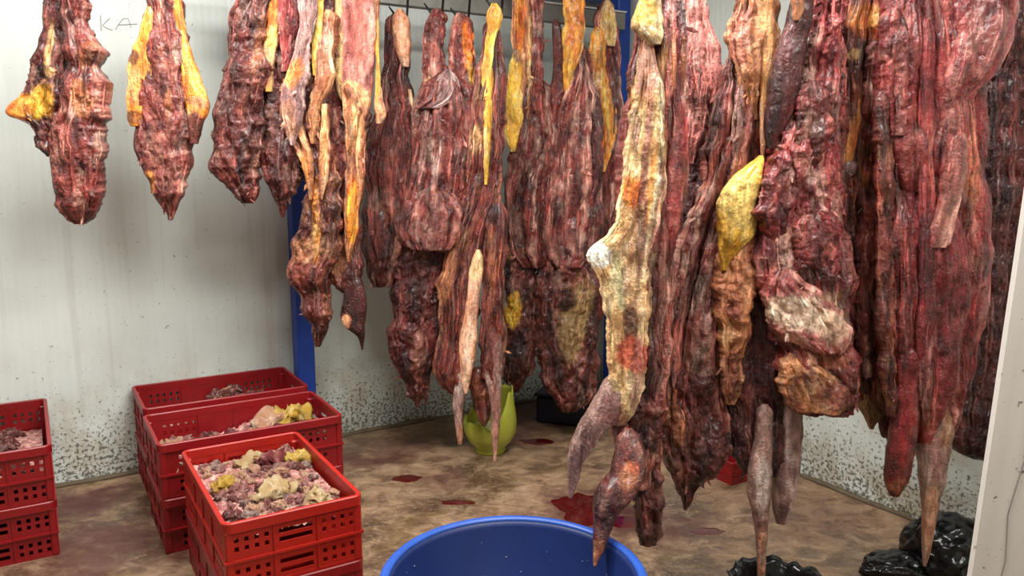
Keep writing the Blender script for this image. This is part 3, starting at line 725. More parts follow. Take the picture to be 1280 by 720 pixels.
meat('meat_cut', 'pale grey-pink membrane-covered cut half hidden behind the large cuts', 2.86, [
    ('membrane', [(-20,856,882),(0,855,882),(30,850,887),(60,847,893),(90,848,897),(130,850,898),(160,852,893),(180,854,884),(205,860,874)], dict(pal='pink', style='strand', thick=.07, patches=[(865,60,6,40,0,'grey',.6),(875,140,18,20,0,'grey',.5)])),
    ('dark_muscle', [(150,852,885),(200,850,888),(260,846,880),(320,848,872),(345,852,866)], dict(pal='maroon', style='lumpy', thick=.06, dz=.03)),
])
hook(868, -40, 2.80, 'steel hook holding the grey-pink membrane cut', vis=False)
meat('meat_cut', 'long diagonal cut of stringy red muscle with an orange tendon at its top', 2.56, [
    ('muscle', [(70,914,930),(90,906,936),(120,900,948),(150,893,952),(190,880,950),(220,876,944),(250,868,936),(290,858,920),(330,845,912),(370,832,908),(410,822,906),(450,818,906),(490,818,910),(520,822,910),(540,832,906),(560,850,896)],
        dict(pal='red', style='strand', thick=.09, amp=1.5, patches=[(850,460,10,44,-32,'pink',.7),(840,420,14,30,10,'pink',.35),(915,120,8,40,0,'grey',.45),(890,250,4,120,18,'maroon',.8),(868,550,40,40,0,'dark',.6),(840,500,16,26,0,'tan',.4)])),
    ('torn_lower_muscle', [(470,822,906),(500,819,910),(530,820,912),(555,824,908),(578,832,900),(590,840,888),(604,846,874),(618,852,868),(628,853,864),(637,854,858)], dict(pal='dark', style='coarse', thick=.08, dz=-.015, amp=1.2, patches=[(838,520,12,30,-10,'tan',.5),(862,530,6,40,0,'brown',.6),(885,560,26,26,0,'maroon',.6),(860,610,16,30,0,'maroon',.6),(828,555,8,12,0,'pink',.4)])),
    ('membrane_folds', [(-20,920,966),(0,915,969),(30,908,971),(50,905,969),(75,911,965),(100,920,958),(125,928,952),(150,938,950)], dict(pal='tan', style='strand', thick=.05, dz=-.05, amp=1.4, patches=[(922,50,14,40,0,'pink',.6),(930,10,16,16,0,'red',.4)])),
    ('tendon', [(-20,943,968),(0,943,967),(40,946,968),(80,948,967),(120,950,963),(160,950,959),(196,951,955)], dict(pal='peach', style='smooth', thick=.03, dz=-.085, label='smooth orange tendon', patches=[(956,60,12,110,0,(226,156,84),.7)])),
])
hook(946, -40, 2.5, 'steel hook holding the stringy diagonal cut', vis=False)
meat('meat_cut', 'rounded yellow fat lobe above a column of lumpy tan fat and a dark cavity', 2.47, [
    ('dark_cavity', [(300,915,985),(350,908,980),(400,904,985),(440,902,990),(480,904,990),(520,908,992),(550,914,988),(575,922,978),(590,932,964)], dict(pal='maroon', style='lumpy', thick=.06, dz=.05)),
    ('fat_column', [(300,908,944),(330,897,944),(360,893,942),(400,896,938),(440,901,930),(480,902,926),(505,905,920)], dict(pal='tan', style='coarse', thick=.05, patches=[(915,350,22,40,0,'peach',.6),(912,385,12,14,0,'pink',.5),(912,470,14,36,0,'brown',.7)])),
    ('fat_lobe', [(198,946,957),(206,934,956),(220,916,952),(235,903,949),(255,897,946),(275,897,944),(295,898,940),(310,898,924),(325,899,913),(338,901,908)], dict(pal='yellow', style='fat', thick=.05, dz=-.045, amp=1.3, edge=1.0, ratio=1.0, label='yellow fat lobe', patches=[(925,250,30,40,-30,(236,206,124),.6),(957,205,4,22,0,(190,60,36),.7)])),
    ('pale_shank', [(512,946,966),(550,944,964),(575,938,963),(600,935,964),(622,936,962),(640,941,961),(670,945,959),(700,946,957),(735,947,955)], dict(pal='shank', style='smooth', thick=.05, dz=-.02, label='long pale grey shank', patches=[(950,600,10,36,0,(206,190,180),.6),(952,690,7,40,0,'peach',.6),(951,655,8,8,0,'brown',.6)])),  # light patch at the thickest part is a painted highlight
    ('grey_shank', [(500,976,1000),(540,972,1002),(580,968,1000),(615,966,993),(638,966,987),(653,970,982)], dict(pal='grey', style='smooth', thick=.045, dz=.02, patches=[(972,570,6,50,0,'maroon',.5)])),
])
hook(955, -30, 2.42, 'steel hook above the yellow fat lobe', vis=False)
meat('meat_cut', 'massive coarse crimson cut with a white fat patch and tan ragged bottom edge', 2.46, [
    ('coarse_muscle', [(-20,1020,1056),(0,1018,1056),(50,1010,1054),(100,996,1052),(150,978,1048),(200,958,1046),(240,946,1048),(270,940,1050),(300,938,1054),(340,944,1060),(380,954,1062),(420,962,1066),(450,970,1068),(480,975,1070),(500,977,1070),(512,988,1064)],
        dict(pal='magenta', style='coarse', thick=.10, amp=1.25, patches=[(985,385,30,34,10,(232,204,184),.75),(1025,392,26,36,-15,(222,186,164),.7),(1040,430,24,26,0,'pink',.6),(1018,480,50,36,0,'brown',.85),(990,495,16,22,0,'tan',.8),(1000,330,30,20,0,'maroon',.6),(1040,330,20,60,0,'maroon',.55),(1020,440,30,14,0,'tan',.5)])),
    ('dark_strip', [(-20,992,1018),(0,990,1016),(30,982,1012),(60,972,1006),(100,962,1000),(140,958,990),(170,957,975),(186,958,966)], dict(pal='maroon', style='smooth', thick=.045, dz=-.05, amp=1.5, patches=[(985,50,10,60,20,(98,52,56),.7)])),
    ('torn_flap', [(196,968,990),(220,952,992),(250,944,990),(272,944,982),(290,954,976),(300,962,970)], dict(pal='magenta', style='coarse', thick=.05, dz=-.075)),
    ('torn_flap', [(250,1000,1036),(280,990,1044),(310,992,1046),(335,1004,1044),(350,1018,1036)], dict(pal='magenta', style='coarse', thick=.05, dz=-.075, patches=[(1020,330,18,16,0,'maroon',.6)])),
    ('torn_flap', [(110,1004,1030),(150,996,1034),(190,992,1026),(215,1000,1018)], dict(pal='red', style='coarse', thick=.045, dz=-.07)),
    ('fat_fold', [(345,962,1000),(362,955,1022),(385,956,1046),(408,962,1054),(425,984,1056),(438,1010,1050)], dict(pal='pink', style='coarse', thick=.05, dz=-.075, amp=.8, patches=[(990,388,36,26,10,(236,214,194),.8),(1030,405,26,20,20,(226,196,172),.7),(968,362,12,10,0,'magenta',.6)])),
    ('tan_fold', [(452,976,1010),(468,974,1040),(486,975,1058),(502,978,1056),(511,990,1040)], dict(pal='tan', style='coarse', thick=.05, dz=-.07, amp=.8, patches=[(1035,488,26,18,0,'brown',.8),(1000,470,16,10,0,'dark',.5)])),
    ('fat_edge', [(-20,988,1002),(0,990,1004),(12,992,1004),(26,992,998)], dict(pal='tan', style='fat', thick=.02, dz=-.09)),
])
hook(1032, -40, 2.46, 'steel hook holding the massive coarse crimson cut', vis=False)
meat('meat_cut', 'red-brown stringy cut with orange sinew between the crimson mass and the smooth muscle', 2.60, [
    ('muscle', [(-20,1062,1112),(0,1056,1112),(40,1046,1112),(80,1040,1110),(120,1036,1108),(160,1030,1106),(200,1028,1106),(260,1030,1108),(320,1036,1112),(380,1042,1116),(430,1056,1120),(470,1062,1122),(500,1070,1122),(530,1100,1122),(548,1108,1118)],
        dict(pal='brown', style='strand', thick=.08, amp=1.5, dz=-.03, patches=[(1072,30,22,26,0,'orange',.55),(1060,80,20,30,0,'maroon',.5),(1055,72,10,8,0,'cream',.7),(1070,190,8,60,6,'orange',.35),(1085,110,10,60,0,'pink',.35),(1080,280,12,60,0,'maroon',.5),(1090,400,14,40,0,'maroon',.4)])),  # maroon patches put the dark of the hollows into the colour
    ('sinew_strand', [(90,1062,1076),(150,1056,1072),(210,1048,1066),(270,1040,1056),(330,1042,1054),(360,1045,1050)], dict(pal='brown', style='strand', thick=.03, dz=-.10, patches=[(1056,200,6,80,12,'orange',.45)])),
    ('red_strand', [(60,1082,1104),(130,1080,1102),(210,1074,1096),(300,1070,1094),(370,1068,1092),(430,1072,1094),(470,1078,1088)], dict(pal='red', style='lumpy', thick=.035, dz=-.10, patches=[(1084,330,8,50,0,'pink',.5)])),
    ('ragged_flap', [(490,1066,1112),(505,1072,1112),(516,1077,1108),(526,1082,1096),(536,1087,1091)], dict(pal='tan', style='fat', thick=.015, dz=-.05, patches=[(1090,510,30,30,0,(132,112,78),.8)])),
    ('bone_knob', [(200,1056,1066),(206,1052,1070),(214,1053,1069),(220,1058,1064)], dict(pal='grey', style='smooth', thick=.03, dz=-.11)),
])
hook(1086, -40, 2.55, 'steel hook holding the stringy cut with orange sinew', vis=False)
meat('meat_cut', 'glossy smooth red muscle with folded shoulder, raw tube end and orange-pink shank', 2.46, [
    ('muscle', [(-20,1104,1190),(0,1102,1196),(40,1100,1202),(80,1096,1210),(120,1092,1218),(160,1092,1222),(200,1094,1224),(250,1097,1226),(300,1096,1226),(350,1097,1222),(400,1100,1215),(450,1101,1206),(490,1106,1197),(520,1115,1188),(546,1122,1180)],
        dict(pal='magenta', style='glossy', thick=.10, amp=2.0, patches=[(1120,60,26,80,0,'magenta',.5),(1112,80,8,50,5,'pink',.45),(1195,200,14,80,0,'tan',.4),(1110,350,12,120,0,'brown',.5),(1160,420,40,70,0,'maroon',.35),(1150,250,6,120,2,'pink',.35)])),
    ('folded_shoulder', [(-20,1184,1276),(0,1182,1274),(25,1184,1270),(45,1184,1262),(65,1180,1252),(90,1176,1238),(115,1172,1216),(145,1166,1198),(180,1160,1188),(220,1156,1182),(270,1154,1176),(310,1156,1168)],
        dict(pal='magenta', style='glossy', thick=.06, dz=-.07, amp=1.6, patches=[(1225,40,16,40,40,'pink',.45),(1172,220,5,80,5,'pink',.5)])),
    ('muscle_strand', [(30,1150,1166),(100,1148,1166),(200,1146,1166),(300,1148,1168),(400,1146,1166),(470,1144,1162),(500,1148,1158)], dict(pal='magenta', style='glossy', thick=.03, dz=-.09)),
    ('side_strand', [(120,1094,1112),(200,1096,1116),(300,1094,1114),(380,1096,1116),(440,1100,1118),(490,1104,1120),(520,1110,1118)], dict(pal='brown', style='lumpy', thick=.03, dz=-.07)),
    ('cut_flap', [(170,1186,1206),(210,1180,1208),(250,1170,1200),(280,1160,1190),(304,1158,1186),(309,1160,1180)], dict(pal='pink', style='glossy', thick=.03, dz=-.10, patches=[(1185,220,16,60,10,'brown',.6)])),
    ('red_lobe', [(20,1104,1132),(60,1100,1130),(100,1104,1134),(140,1108,1136),(170,1112,1130)], dict(pal='magenta', style='lumpy', thick=.04, dz=-.08, patches=[(1118,90,10,14,0,'pink',.5)])),
    ('raw_tube', [(440,1120,1156),(480,1118,1152),(520,1116,1147),(560,1110,1142),(585,1107,1137),(600,1106,1133),(610,1108,1128),(619,1113,1123)], dict(pal='magenta', style='smooth', thick=.045, dz=-.06, label='glossy red tube end', patches=[(1118,604,12,12,0,'tan',.6),(1125,540,8,60,6,(160,36,44),.6)])),
    ('shank', [(480,1168,1196),(510,1158,1192),(535,1149,1190),(552,1147,1186),(575,1148,1183),(600,1150,1181),(620,1153,1175),(640,1154,1171),(670,1153,1166),(690,1153,1162),(707,1154,1157)], dict(pal='shank', style='smooth', thick=.05, dz=-.04, label='orange-pink tapering shank', patches=[(1180,530,14,34,10,'tan',.7),(1160,650,10,60,0,'peach',.7),(1162,570,10,30,0,'pink',.5)])),
])
hook(1150, -40, 2.46, 'steel hook holding the glossy smooth muscle', vis=False)
meat('meat_cut', 'very dark maroon slab hanging behind the leaning white panel', 2.78, [
    ('slab', [(-20,1228,1300),(0,1222,1310),(60,1215,1318),(130,1208,1320),(200,1204,1316),(300,1204,1306),(400,1196,1296),(500,1190,1284),(540,1184,1272),(556,1188,1262),(568,1202,1256),(572,1208,1218),(574,1224,1240),(578,1244,1250)],
        dict(pal='maroon', style='lumpy', thick=.10, amp=1.1, patches=[(1262,150,40,130,0,'red',.45)])),
])
hook(1262, -40, 2.80, 'steel hook holding the dark maroon slab', vis=False)

# ------------------------------------------------------------------ crates
CL, CW, CH = .735, .44, .2225
def lattice(length, zs_holes, x_holes, th=.004, h=CH - .03):
    """wall panel in local x (length) and z with real holes"""
    xs = sorted({-length/2, length/2, *[e for p in x_holes for e in p]})
    zs = sorted({0.0, h, *[e for p in zs_holes for e in p]})
    hole = lambda i, j: any(abs(xs[i]-a) < 1e-6 and abs(xs[i+1]-b) < 1e-6 for a, b in x_holes) and any(abs(zs[j]-a) < 1e-6 and abs(zs[j+1]-b) < 1e-6 for a, b in zs_holes)
    V = []; Fc = []
    nx, nz = len(xs), len(zs)
    vid = lambda i, j, k: (j * nx + i) * 2 + k
    for z in zs:
        for x in xs: V += [(x, -th/2, z), (x, th/2, z)]
    solid = lambda i, j: 0 <= i < nx-1 and 0 <= j < nz-1 and not hole(i, j)
    for j in range(nz-1):
        for i in range(nx-1):
            if not solid(i, j): continue
            Fc.append((vid(i,j,0), vid(i+1,j,0), vid(i+1,j+1,0), vid(i,j+1,0)))
            Fc.append((vid(i,j,1), vid(i,j+1,1), vid(i+1,j+1,1), vid(i+1,j,1)))
            if not solid(i-1, j): Fc.append((vid(i,j,0), vid(i,j+1,0), vid(i,j+1,1), vid(i,j,1)))
            if not solid(i+1, j): Fc.append((vid(i+1,j,0), vid(i+1,j,1), vid(i+1,j+1,1), vid(i+1,j+1,0)))
            if not solid(i, j-1): Fc.append((vid(i,j,0), vid(i,j,1), vid(i+1,j,1), vid(i+1,j,0)))
            if not solid(i, j+1): Fc.append((vid(i,j+1,0), vid(i+1,j+1,0), vid(i+1,j+1,1), vid(i,j+1,1)))
    return mesh_from('side_panel', V, Fc, False)

def holes(c0, n, pitch=.030, w=.013): return [(c0 + (i - (n-1)/2) * pitch - w/2, c0 + (i - (n-1)/2) * pitch + w/2) for i in range(n)]
ROWS = [(.020, .036), (.050, .066), (.122, .138), (.150, .166)]
LONG_ME = lattice(CL - .03, ROWS, holes(-.225, 5) + holes(.225, 5))
SHORT_ME = lattice(CW - .03, ROWS, holes(-.135, 4) + [(-.052, .052)] + holes(.135, 4))
def ring(outx, outy, w, z0, z1):
    m = MB(); hx, hy = outx/2, outy/2
    m.box(-hx, hx, -hy, -hy+w, z0, z1); m.box(-hx, hx, hy-w, hy, z0, z1)
    m.box(-hx, -hx+w, -hy+w, hy-w, z0, z1); m.box(hx-w, hx, -hy+w, hy-w, z0, z1); return m
def rounded_ring(ox, oy, w, z0, z1, rc=.03, n=6):
    """a band with rounded corners: outer and inner loops at two heights"""
    def loop(hx, hy, r):
        P = []
        for cx, cy, a0 in ((hx-r, hy-r, 0), (-hx+r, hy-r, 90), (-hx+r, -hy+r, 180), (hx-r, -hy+r, 270)):
            for k in range(n + 1):
                q = math.radians(a0 + 90*k/n); P.append((cx + r*math.cos(q), cy + r*math.sin(q)))
        return P
    e = .003
    loops = [(loop(ox/2, oy/2, rc), z0), (loop(ox/2, oy/2, rc), z1 - e), (loop(ox/2 - e, oy/2 - e, rc - e), z1), (loop(ox/2 - w + e, oy/2 - w + e, rc - w*.7), z1), (loop(ox/2 - w, oy/2 - w, rc - w*.7), z1 - e), (loop(ox/2 - w, oy/2 - w, rc - w*.7), z0)]
    V = [(x, y, z) for P, z in loops for x, y in P]; m = 4*(n+1); K = len(loops); Fc = []
    for k in range(K):
        for j in range(m): Fc.append((k*m + j, k*m + (j+1) % m, ((k+1) % K)*m + (j+1) % m, ((k+1) % K)*m + j))
    return V, Fc
RIM_ME = mesh_from('rim', *rounded_ring(CL, CW, .015, CH - .034, CH - .001), False)
FLANGE_ME = ring(CL - .004, CW - .004, .014, .090, .098).mesh('flange')
FOOT_ME = ring(CL - .016, CW - .016, .010, .0, .008).mesh('foot_band')
BASE_ME = MB().box(-(CL-.03)/2, (CL-.03)/2, -(CW-.03)/2, (CW-.03)/2, .004, .009).mesh('base')
CORNER_ME = MB().box(-.014, .014, -.014, .014, .001, CH - .03).mesh('corner_post', False, .005)
RIB_ME = MB().box(-.003, .003, -.006, .002, .008, CH - .034).mesh('rib')
def crate(a, b, level, longb, label, mat, group):
    t = empty('plastic_crate', R(a, b, level * CH), TH + (math.pi/2 if longb else 0), label, 'crate', group)
    def part(me, loc=(0, 0, 0), rz=0, nm=None):
        o = bpy.data.objects.new(nm or me.name.split('.')[0], me); C.objects.link(o); o.parent = t; o.location = loc; o.rotation_euler = (0, 0, rz)
        if not me.materials: me.materials.append(mat)
        o.material_slots[0].link = 'OBJECT'; o.material_slots[0].material = mat
    part(BASE_ME)
    for s in (-1, 1):
        part(LONG_ME, (0, s * (CW/2 - .012), .001)); part(SHORT_ME, (s * (CL/2 - .012), 0, .001), math.pi/2)
        for s2 in (-1, 1): part(CORNER_ME, (s * (CL/2 - .02), s2 * (CW/2 - .02), 0))
        for x in (-.15, 0, .15): part(RIB_ME, (x, s * (CW/2 - .012), 0), 0 if s < 0 else math.pi)
        for y in (-.068, .068): part(RIB_ME, (s * (CL/2 - .012), y, 0), math.pi/2 if s > 0 else -math.pi/2)
    part(FLANGE_ME); part(FOOT_ME); part(RIM_ME)
    return t
CG = 'red plastic crates in stacks'
STACKS = dict(side=(-.205, 3.765, True), back=(.735, 3.925, False), mid=(.722, 3.40, False), front=(.642, 2.715, True))
NM = dict(side='stack apart from the others by the left wall', back='stack pushed against the white wall behind the others', mid='middle stack between two other stacks', front='stack next to the blue tub')
for k, (a, b, lb) in STACKS.items():
    for lv in (0, 1):
        crate(a, b, lv, lb, ('top' if lv else 'bottom') + ' red plastic crate of the ' + NM[k], CRATE_O if k == 'front' and lv else CRATE_R, CG)
small = crate(2.85, 2.70, 0, True, 'single small red plastic crate on the floor behind the hanging cuts', CRATE_R, CG)
small.scale = (.47, .5, .5)

# ------------------------------------------------------------------ meat trimmings in the crates
random.seed(7)
def scrap_mesh(seed, cols, flat):
    bm = bmesh.new(); bmesh.ops.create_icosphere(bm, subdivisions=4, radius=1)
    P = np.array([v.co[:] for v in bm.verts])
    n = fbm(P[:,0]*1.8, P[:,1]*1.8, P[:,2]*1.8 + seed*3.1, seed, 3); r = 1 - 2.4*np.abs(noise3(P[:,0]*2.4, P[:,1]*2.4, P[:,2]*2.4 + seed, seed+4)) + .5*(1 - 2.4*np.abs(noise3(P[:,0]*5, P[:,1]*5, P[:,2]*5 + seed, seed+6)))
    k = 1 + .85*n + .36*r
    Q = P * k[:, None]; Q[:, 2] *= flat; Q[:, 1] *= .62
    Q[:, 2] += .38 * np.sin(Q[:,0]*3.0 + seed) * .5 + .22*np.sin(Q[:,1]*5 + seed*2)
    D, M, Lc, Wc = (lin(c) for c in PAL[cols]); n1 = fbm(P[:,0]*2, P[:,1]*2, P[:,2]*2 + seed, seed+9, 3)
    col = M + (Lc - M) * sstep(-.1, .4, n1)[:, None]; col = col + (D - col) * sstep(-.1, -.5, n1)[:, None]; col = col + (Wc - col) * (sstep(.2, .5, n1 + .3*n) * .6)[:, None]
    for v, q in zip(bm.verts, Q): v.co = q
    me = bpy.data.meshes.new('meat_scrap'); bm.to_mesh(me); bm.free(); me.shade_smooth()
    ca = me.color_attributes.new('Col', 'FLOAT_COLOR', 'POINT'); ca.data.foreach_set('color', np.hstack([col, np.ones((len(col), 1))]).astype(np.float32).ravel())
    me.materials.append(MEAT); return me
PALS = ['pink', 'peach', 'red', 'pink', 'peach', 'shank', 'pink', 'peach']
SCR = [scrap_mesh(i + 1, p, .45 + .1 * (i % 3)) for i, p in enumerate(PALS)]
SCR_D = [scrap_mesh(i + 31, p, .5) for i, p in enumerate(['dark', 'grey', 'brown', 'red'])]
FATS = [scrap_mesh(50, 'yellow', .5), scrap_mesh(51, 'cream', .45), scrap_mesh(52, 'yellow', .6)]
def scrap(stack, u, v, z, size, me, label, group, name='meat_scrap', tilt=.5):
    a, b, lb = STACKS[stack]; ang = TH + (math.pi/2 if lb else 0)
    c, s = math.cos(ang), math.sin(ang); p = R(a, b)
    o = bpy.data.objects.new(name, me); C.objects.link(o)
    o.location = (p.x + c*u - s*v, p.y + s*u + c*v, z); o.scale = (size, size, size)
    o.rotation_euler = (random.uniform(-tilt, tilt), random.uniform(-tilt, tilt), random.uniform(0, 6.28))
    tag(o, label, 'meat scrap', group)
def bed(stack, hf, label):
    """the packed trimmings underneath"""
    a, b, lb = STACKS[stack]; nx, ny = 120, 72; V = []; Fc = []; cols = []
    for j in range(ny + 1):
        for i in range(nx + 1):
            u = (i/nx - .5) * (CL - .06); v = (j/ny - .5) * (CW - .06)
            V.append((u, v, CH + hf(u, v) + .020 * (.5 - abs(float(mnoise.noise(Vector((u*42, v*42, 3)))))  - .5 * abs(float(mnoise.noise(Vector((u*90, v*90, 7))))))))
    for j in range(ny):
        for i in range(nx):
            q = j*(nx+1)+i; Fc.append((q, q+1, q+nx+2, q+nx+1))
    me = mesh_from('trimmings_bed', V, Fc)
    P = np.array(V); n = fbm(P[:,0]*30, P[:,1]*30, 1, 77, 3)
    D, M, Lc, Wc = (lin(c) for c in PAL['pink']); col = D + (Lc - D) * sstep(-.3, .4, n)[:, None]
    ca = me.color_attributes.new('Col', 'FLOAT_COLOR', 'POINT'); ca.data.foreach_set('color', np.hstack([col, np.ones((len(col), 1))]).astype(np.float32).ravel())
    o = link_mesh('packed_trimmings', me, MEAT); p = R(a, b); o.location = (p.x, p.y, 0); o.rotation_euler = (0, 0, TH + (math.pi/2 if lb else 0))
    tag(o, label, 'meat scraps', None, 'stuff')
hfront = lambda u, v: .160 + .018*math.cos(u*6)*math.cos(v*8)
hmid = lambda u, v: .085 + .06 * math.exp(-((u-.16)/.16)**2)
hback = lambda u, v: .070 + .095 * math.exp(-((u-.06)/.15)**2 - (v/.2)**2)
hside = lambda u, v: .075 + .07 * math.exp(-((u+.05)/.25)**2)
bed('front', hfront, 'packed pale trimmings filling the orange-red crate beside the tub')
bed('mid', hmid, 'packed trimmings sloping up in the middle crate')
bed('back', hback, 'packed grey trimmings heaped in the rear crate')
bed('side', hside, 'packed trimmings lying in the separate crate')
def fill(stack, hf, n, sizes, meshes, label, group, mu=.05, mv=.05):
    for k in range(n):
        u = random.uniform(-CL/2 + mu, CL/2 - mu); v = random.uniform(-CW/2 + mv, CW/2 - mv)
        scrap(stack, u, v, CH + hf(u, v) + random.uniform(.0, .014), random.uniform(*sizes), random.choice(meshes), label, group)
fill('front', hfront, 180, (.012, .025), SCR, 'small pale pink trimming heaped in the orange-red crate', 'trimmings in the orange-red crate')
fill('mid', hmid, 45, (.022, .040), SCR, 'pinkish trimming lying in the middle crate', 'trimmings in the middle crate')
fill('back', hback, 40, (.024, .044), SCR_D + SCR[:2], 'grey-brown trimming heaped in the rear crate against the wall', 'trimmings in the rear crate')
fill('side', hside, 32, (.024, .042), SCR_D + SCR[:3], 'brown trimming lying in the separate crate', 'trimmings in the separate crate')
for u, v, s, k in ((-.13, .0, .055, 1), (-.24, -.10, .045, 1), (.15, -.155, .038, 0), (.02, .14, .034, 2), (.20, .0, .045, 1)):
    scrap('front', u, v, CH + hfront(u, v) + .022, s, FATS[k], 'yellowish lump of fat among the pale trimmings in the orange-red crate', 'fat lumps in the orange-red crate', 'fat_lump', .25)
scrap('front', .16, -.06, CH + hfront(.16, -.06) + .02, .05, scrap_mesh(61, 'magenta', .5), 'bright crimson scrap among the pale trimmings in the orange-red crate', None, 'meat_scrap', .2)
scrap('mid', .215, .02, CH + hmid(.215, .02) + .025, .085, FATS[0], 'large yellow lump of fat in the middle crate', None, 'fat_lump', .1)
scrap('mid', .11, .0, CH + hmid(.11, 0) + .015, .075, SCR[1], 'large grey-pink scrap beside the yellow fat in the middle crate', None, 'meat_scrap', .1)

# ------------------------------------------------------------------ tub, jug, bags, panel, puddles
tc = Vector((.004, 2.035, 0))
t = empty('round_tub', tc, 0, 'large round blue plastic tub on the floor', 'tub')
MB().lathe([(.0001, .0), (.27, .0), (.285, .01), (.340, .375), (.346, .392), (.338, .392), (.332, .376), (.278, .018), (.265, .010), (.0001, .010)], 96).build('tub_body', TUBM, t, True)
rp = [(.351 + .014*math.cos(q), .392 + .010*math.sin(q)) for q in [i*2*math.pi/12 for i in range(13)]]
MB().lathe(rp, 96).build('rolled_rim', plain('pale_blue_rim_plastic', (34, 76, 160), .4), t, True)
for k in range(46):
    q = random.uniform(0, 6.28); z = random.uniform(.2, .35)
    r = .278 + (z - .018) / .358 * .054 - .0008
    if math.sin(q) < .1: continue
    o = MB().lathe([(.0001, -.0015), (random.uniform(.001, .0028), 0), (.0001, .0015)], 6).build('splash_fleck', WHITEP, t, True)
    o.location = (r*math.cos(q), r*math.sin(q), z)

jp = on_plane(612, 573); jp.y += .10
t = empty('cut_jug', jp, 0, 'lime-yellow translucent plastic jug with its top cut open', 'jug')
n = 56; prof = [(.0, .0), (.075, .0), (.082, .012), (.078, .03), (.112, .06), (.136, .11), (.140, .17), (.134, .22), (.126, .27), (.122, .32), (.118, .355)]
V = []; Fc = []
for r, z in prof:
    for j in range(n):
        q = 2*math.pi*j/n
        rimz = .345 + .012*math.sin(q*5) - .17 * sstep(.5, -.5, math.cos(q - .7)) + .01*math.sin(q*9)
        zz = min(z, float(rimz)); V.append((r*math.cos(q)*(1+.03*math.sin(3*q)), r*math.sin(q)*.9, zz))
for k in range(len(prof)-1):
    for j in range(n):
        a = k*n+j; b = k*n+(j+1) % n; Fc.append((a, b, b+n, a+n))
o = link_mesh('jug_body', mesh_from('jug_body', V, Fc), LIME, t)
m = o.modifiers.new('wall', 'SOLIDIFY'); m.thickness = .004; m.offset = -1
lm = LIME.node_tree.nodes['Principled BSDF']; lm.inputs['Subsurface Weight'].default_value = .4; lm.inputs['Subsurface Radius'].default_value = (.04, .04, .01)
MB().lathe([(.0001, .13), (.10, .13), (.125, .128)], 40).build('liquid', plain('milky_liquid', (214, 214, 170), .15), t, True)

def crumpled(name, parent, c, rad, seed, amp=.35, low=0.004):
    bm = bmesh.new(); bmesh.ops.create_icosphere(bm, subdivisions=5, radius=1)
    P = np.array([v.co[:] for v in bm.verts])
    n1 = fbm(P[:,0]*1.4, P[:,1]*1.4, P[:,2]*1.4 + seed, seed, 2)
    r1 = 1 - 2*np.abs(noise3(P[:,0]*2.6, P[:,1]*2.6, P[:,2]*2.6 + seed*2, seed+3)); r2 = 1 - 2*np.abs(noise3(P[:,0]*5.5, P[:,1]*5.5, P[:,2]*5.5, seed+5))
    Q = P * (1 + amp*(n1*.8 + .35*r1 + .18*r2))[:, None] * np.array(rad)[None] + np.array(c)[None]
    Q[:, 2] = np.maximum(Q[:, 2], low)
    for v, q in zip(bm.verts, Q): v.co = q
    me = bpy.data.meshes.new(name); bm.to_mesh(me); bm.free(); me.shade_smooth()
    return link_mesh(name, me, BLACKBAG, parent)
bp = on_plane(1180, 716)
t = empty('black_bag', bp, 0, 'crumpled black plastic bag lying at the foot of the right wall', 'bag')
crumpled('bag_body', t, (.0, .0, .08), (.135, .15, .13), 4); crumpled('bag_body', t, (.09, -.06, .06), (.12, .13, .10), 9)
crumpled('bag_neck', t, (-.175, -.02, .03), (.13, .07, .05), 6, .4)
bp = on_plane(955, 697, .2); bp.z = 0; bp.y -= .15
t = empty('black_sack', bp, 0, 'open black plastic sack with a torn rim under the pale shank', 'bag')
n = 72; V = []; Fc = []
prof = [(.0001, .004), (.09, .0), (.115, .03), (.125, .09), (.118, .15), (.128, .19), (.150, .205), (.152, .200), (.120, .175), (.108, .10), (.10, .03), (.0001, .02)]
for k, (r, z) in enumerate(prof):
    for j in range(n):
        q = 2*math.pi*j/n; w = float(fbm(math.cos(q)*3, math.sin(q)*3, z*14, 8, 3)); jag = float(noise3(q*3.2, 1, 1, 3)) * (.03 if 5 <= k <= 7 else 0)
        V.append((r*math.cos(q)*(1+.16*w), r*math.sin(q)*(1+.16*w), max(.001, z + jag + (.012*w if 0 < k < 11 and z > .05 else 0))))
for k in range(len(prof)-1):
    for j in range(n):
        a = k*n+j; b = k*n+(j+1) % n; Fc.append((a, b, b+n, a+n))
link_mesh('sack_body', mesh_from('sack_body', V, Fc), BLACKBAG, t)

nb = on_plane(700, 524)
t = empty('navy_box', nb + Vector((.09, .0, 0)), TH - .9, 'dark navy plastic box on the floor behind the hanging cuts', 'box')
MB().box(-.20, .20, -.14, .14, 0, .16).build('box_body', NAVY, t, bevel=.012); MB().box(-.21, .21, -.15, .15, .16, .18).build('box_lid', NAVY, t, bevel=.006)

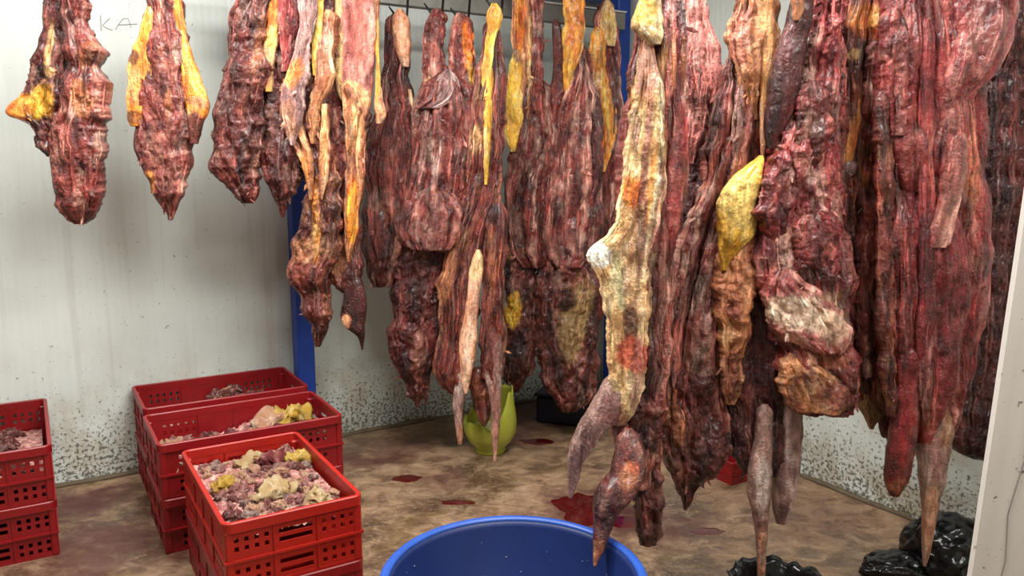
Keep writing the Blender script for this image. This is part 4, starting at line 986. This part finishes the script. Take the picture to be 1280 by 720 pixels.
# white insulated panel leaning in at the right
p0 = at(1208.5, 720, 1.62); p1 = at(1279, 240, 1.62); dirn = (p1 - p0).normalized()
base = p0 - dirn * (p0.z / dirn.z); up = dirn; side = Vector((.86, -.50, 0)).normalized(); side = (side - up * side.dot(up)).normalized(); nrm = side.cross(up)
PANM = wall_material('scuffed_white_panel', (206, 200, 192))
me = MB().box(0, .62, 0, .07, 0.03, 1.95).mesh('panel_board', False, .006)
t = empty('insulated_panel', base, 0, 'white scuffed insulated panel leaning at the doorway in front of the dark slab', 'panel')
t.matrix_world = Matrix((( side.x, nrm.x, up.x, base.x), (side.y, nrm.y, up.y, base.y), (side.z, nrm.z, up.z, base.z), (0, 0, 0, 1)))
link_mesh('board', me, PANM, t)
MB().tube([(.055, .0705, .50), (.050, .0705, .60), (.060, .0705, .70), (.052, .0705, .80), (.066, .0705, .92), (.060, .0705, 1.02)], .0016, 5).build('crack', PENCIL, t)
for x_, z_, l_ in ((.12, .62, .03), (.09, .88, .025), (.14, .78, .04), (.04, 1.1, .02)):
    MB().tube([(x_, .0705, z_), (x_ + .012, .0705, z_ - l_ * .3), (x_ + .01, .0705, z_ + l_)], .0012, 5).build('scuff', PENCIL, t)

def puddle(px, py, rx, ry, label, seed, mat=BLOOD):
    p = on_plane(px, py); n = 48; V = [(0, 0, .0022)]; Fc = []
    for ringr, z in ((.85, .002), (1, .0004)):
        for j in range(n):
            q = 2*math.pi*j/n; r = ringr * (1 + .55*float(fbm(math.cos(q)*1.4, math.sin(q)*1.4, seed, seed, 3)))
            V.append((rx*r*math.cos(q), ry*r*math.sin(q), z))
    for j in range(n):
        k = (j+1) % n; Fc += [(0, 1+j, 1+k), (1+j, 1+n+j, 1+n+k, 1+k)]
    o = link_mesh('blood_puddle', mesh_from('blood_puddle', V, Fc), mat); o.location = p
    tag(o, label, 'puddle', 'blood puddles on the floor')
puddle(732, 636, .14, .16, 'large dark red blood puddle beyond the tub rim below the pale shank', 3)
puddle(785, 652, .10, .06, 'dark blood puddle under the torn dark muscle', 5)
puddle(884, 664, .075, .030, 'small elongated blood puddle on bare floor near the long diagonal cut', 8)
puddle(572, 628, .075, .030, 'streaky blood puddle between the tub and the lime jug', 11)
puddle(672, 552, .09, .05, 'blood puddle right of the lime jug', 14)
puddle(508, 598, .07, .045, 'faint dark blood spot near the crates and the tub', 17)
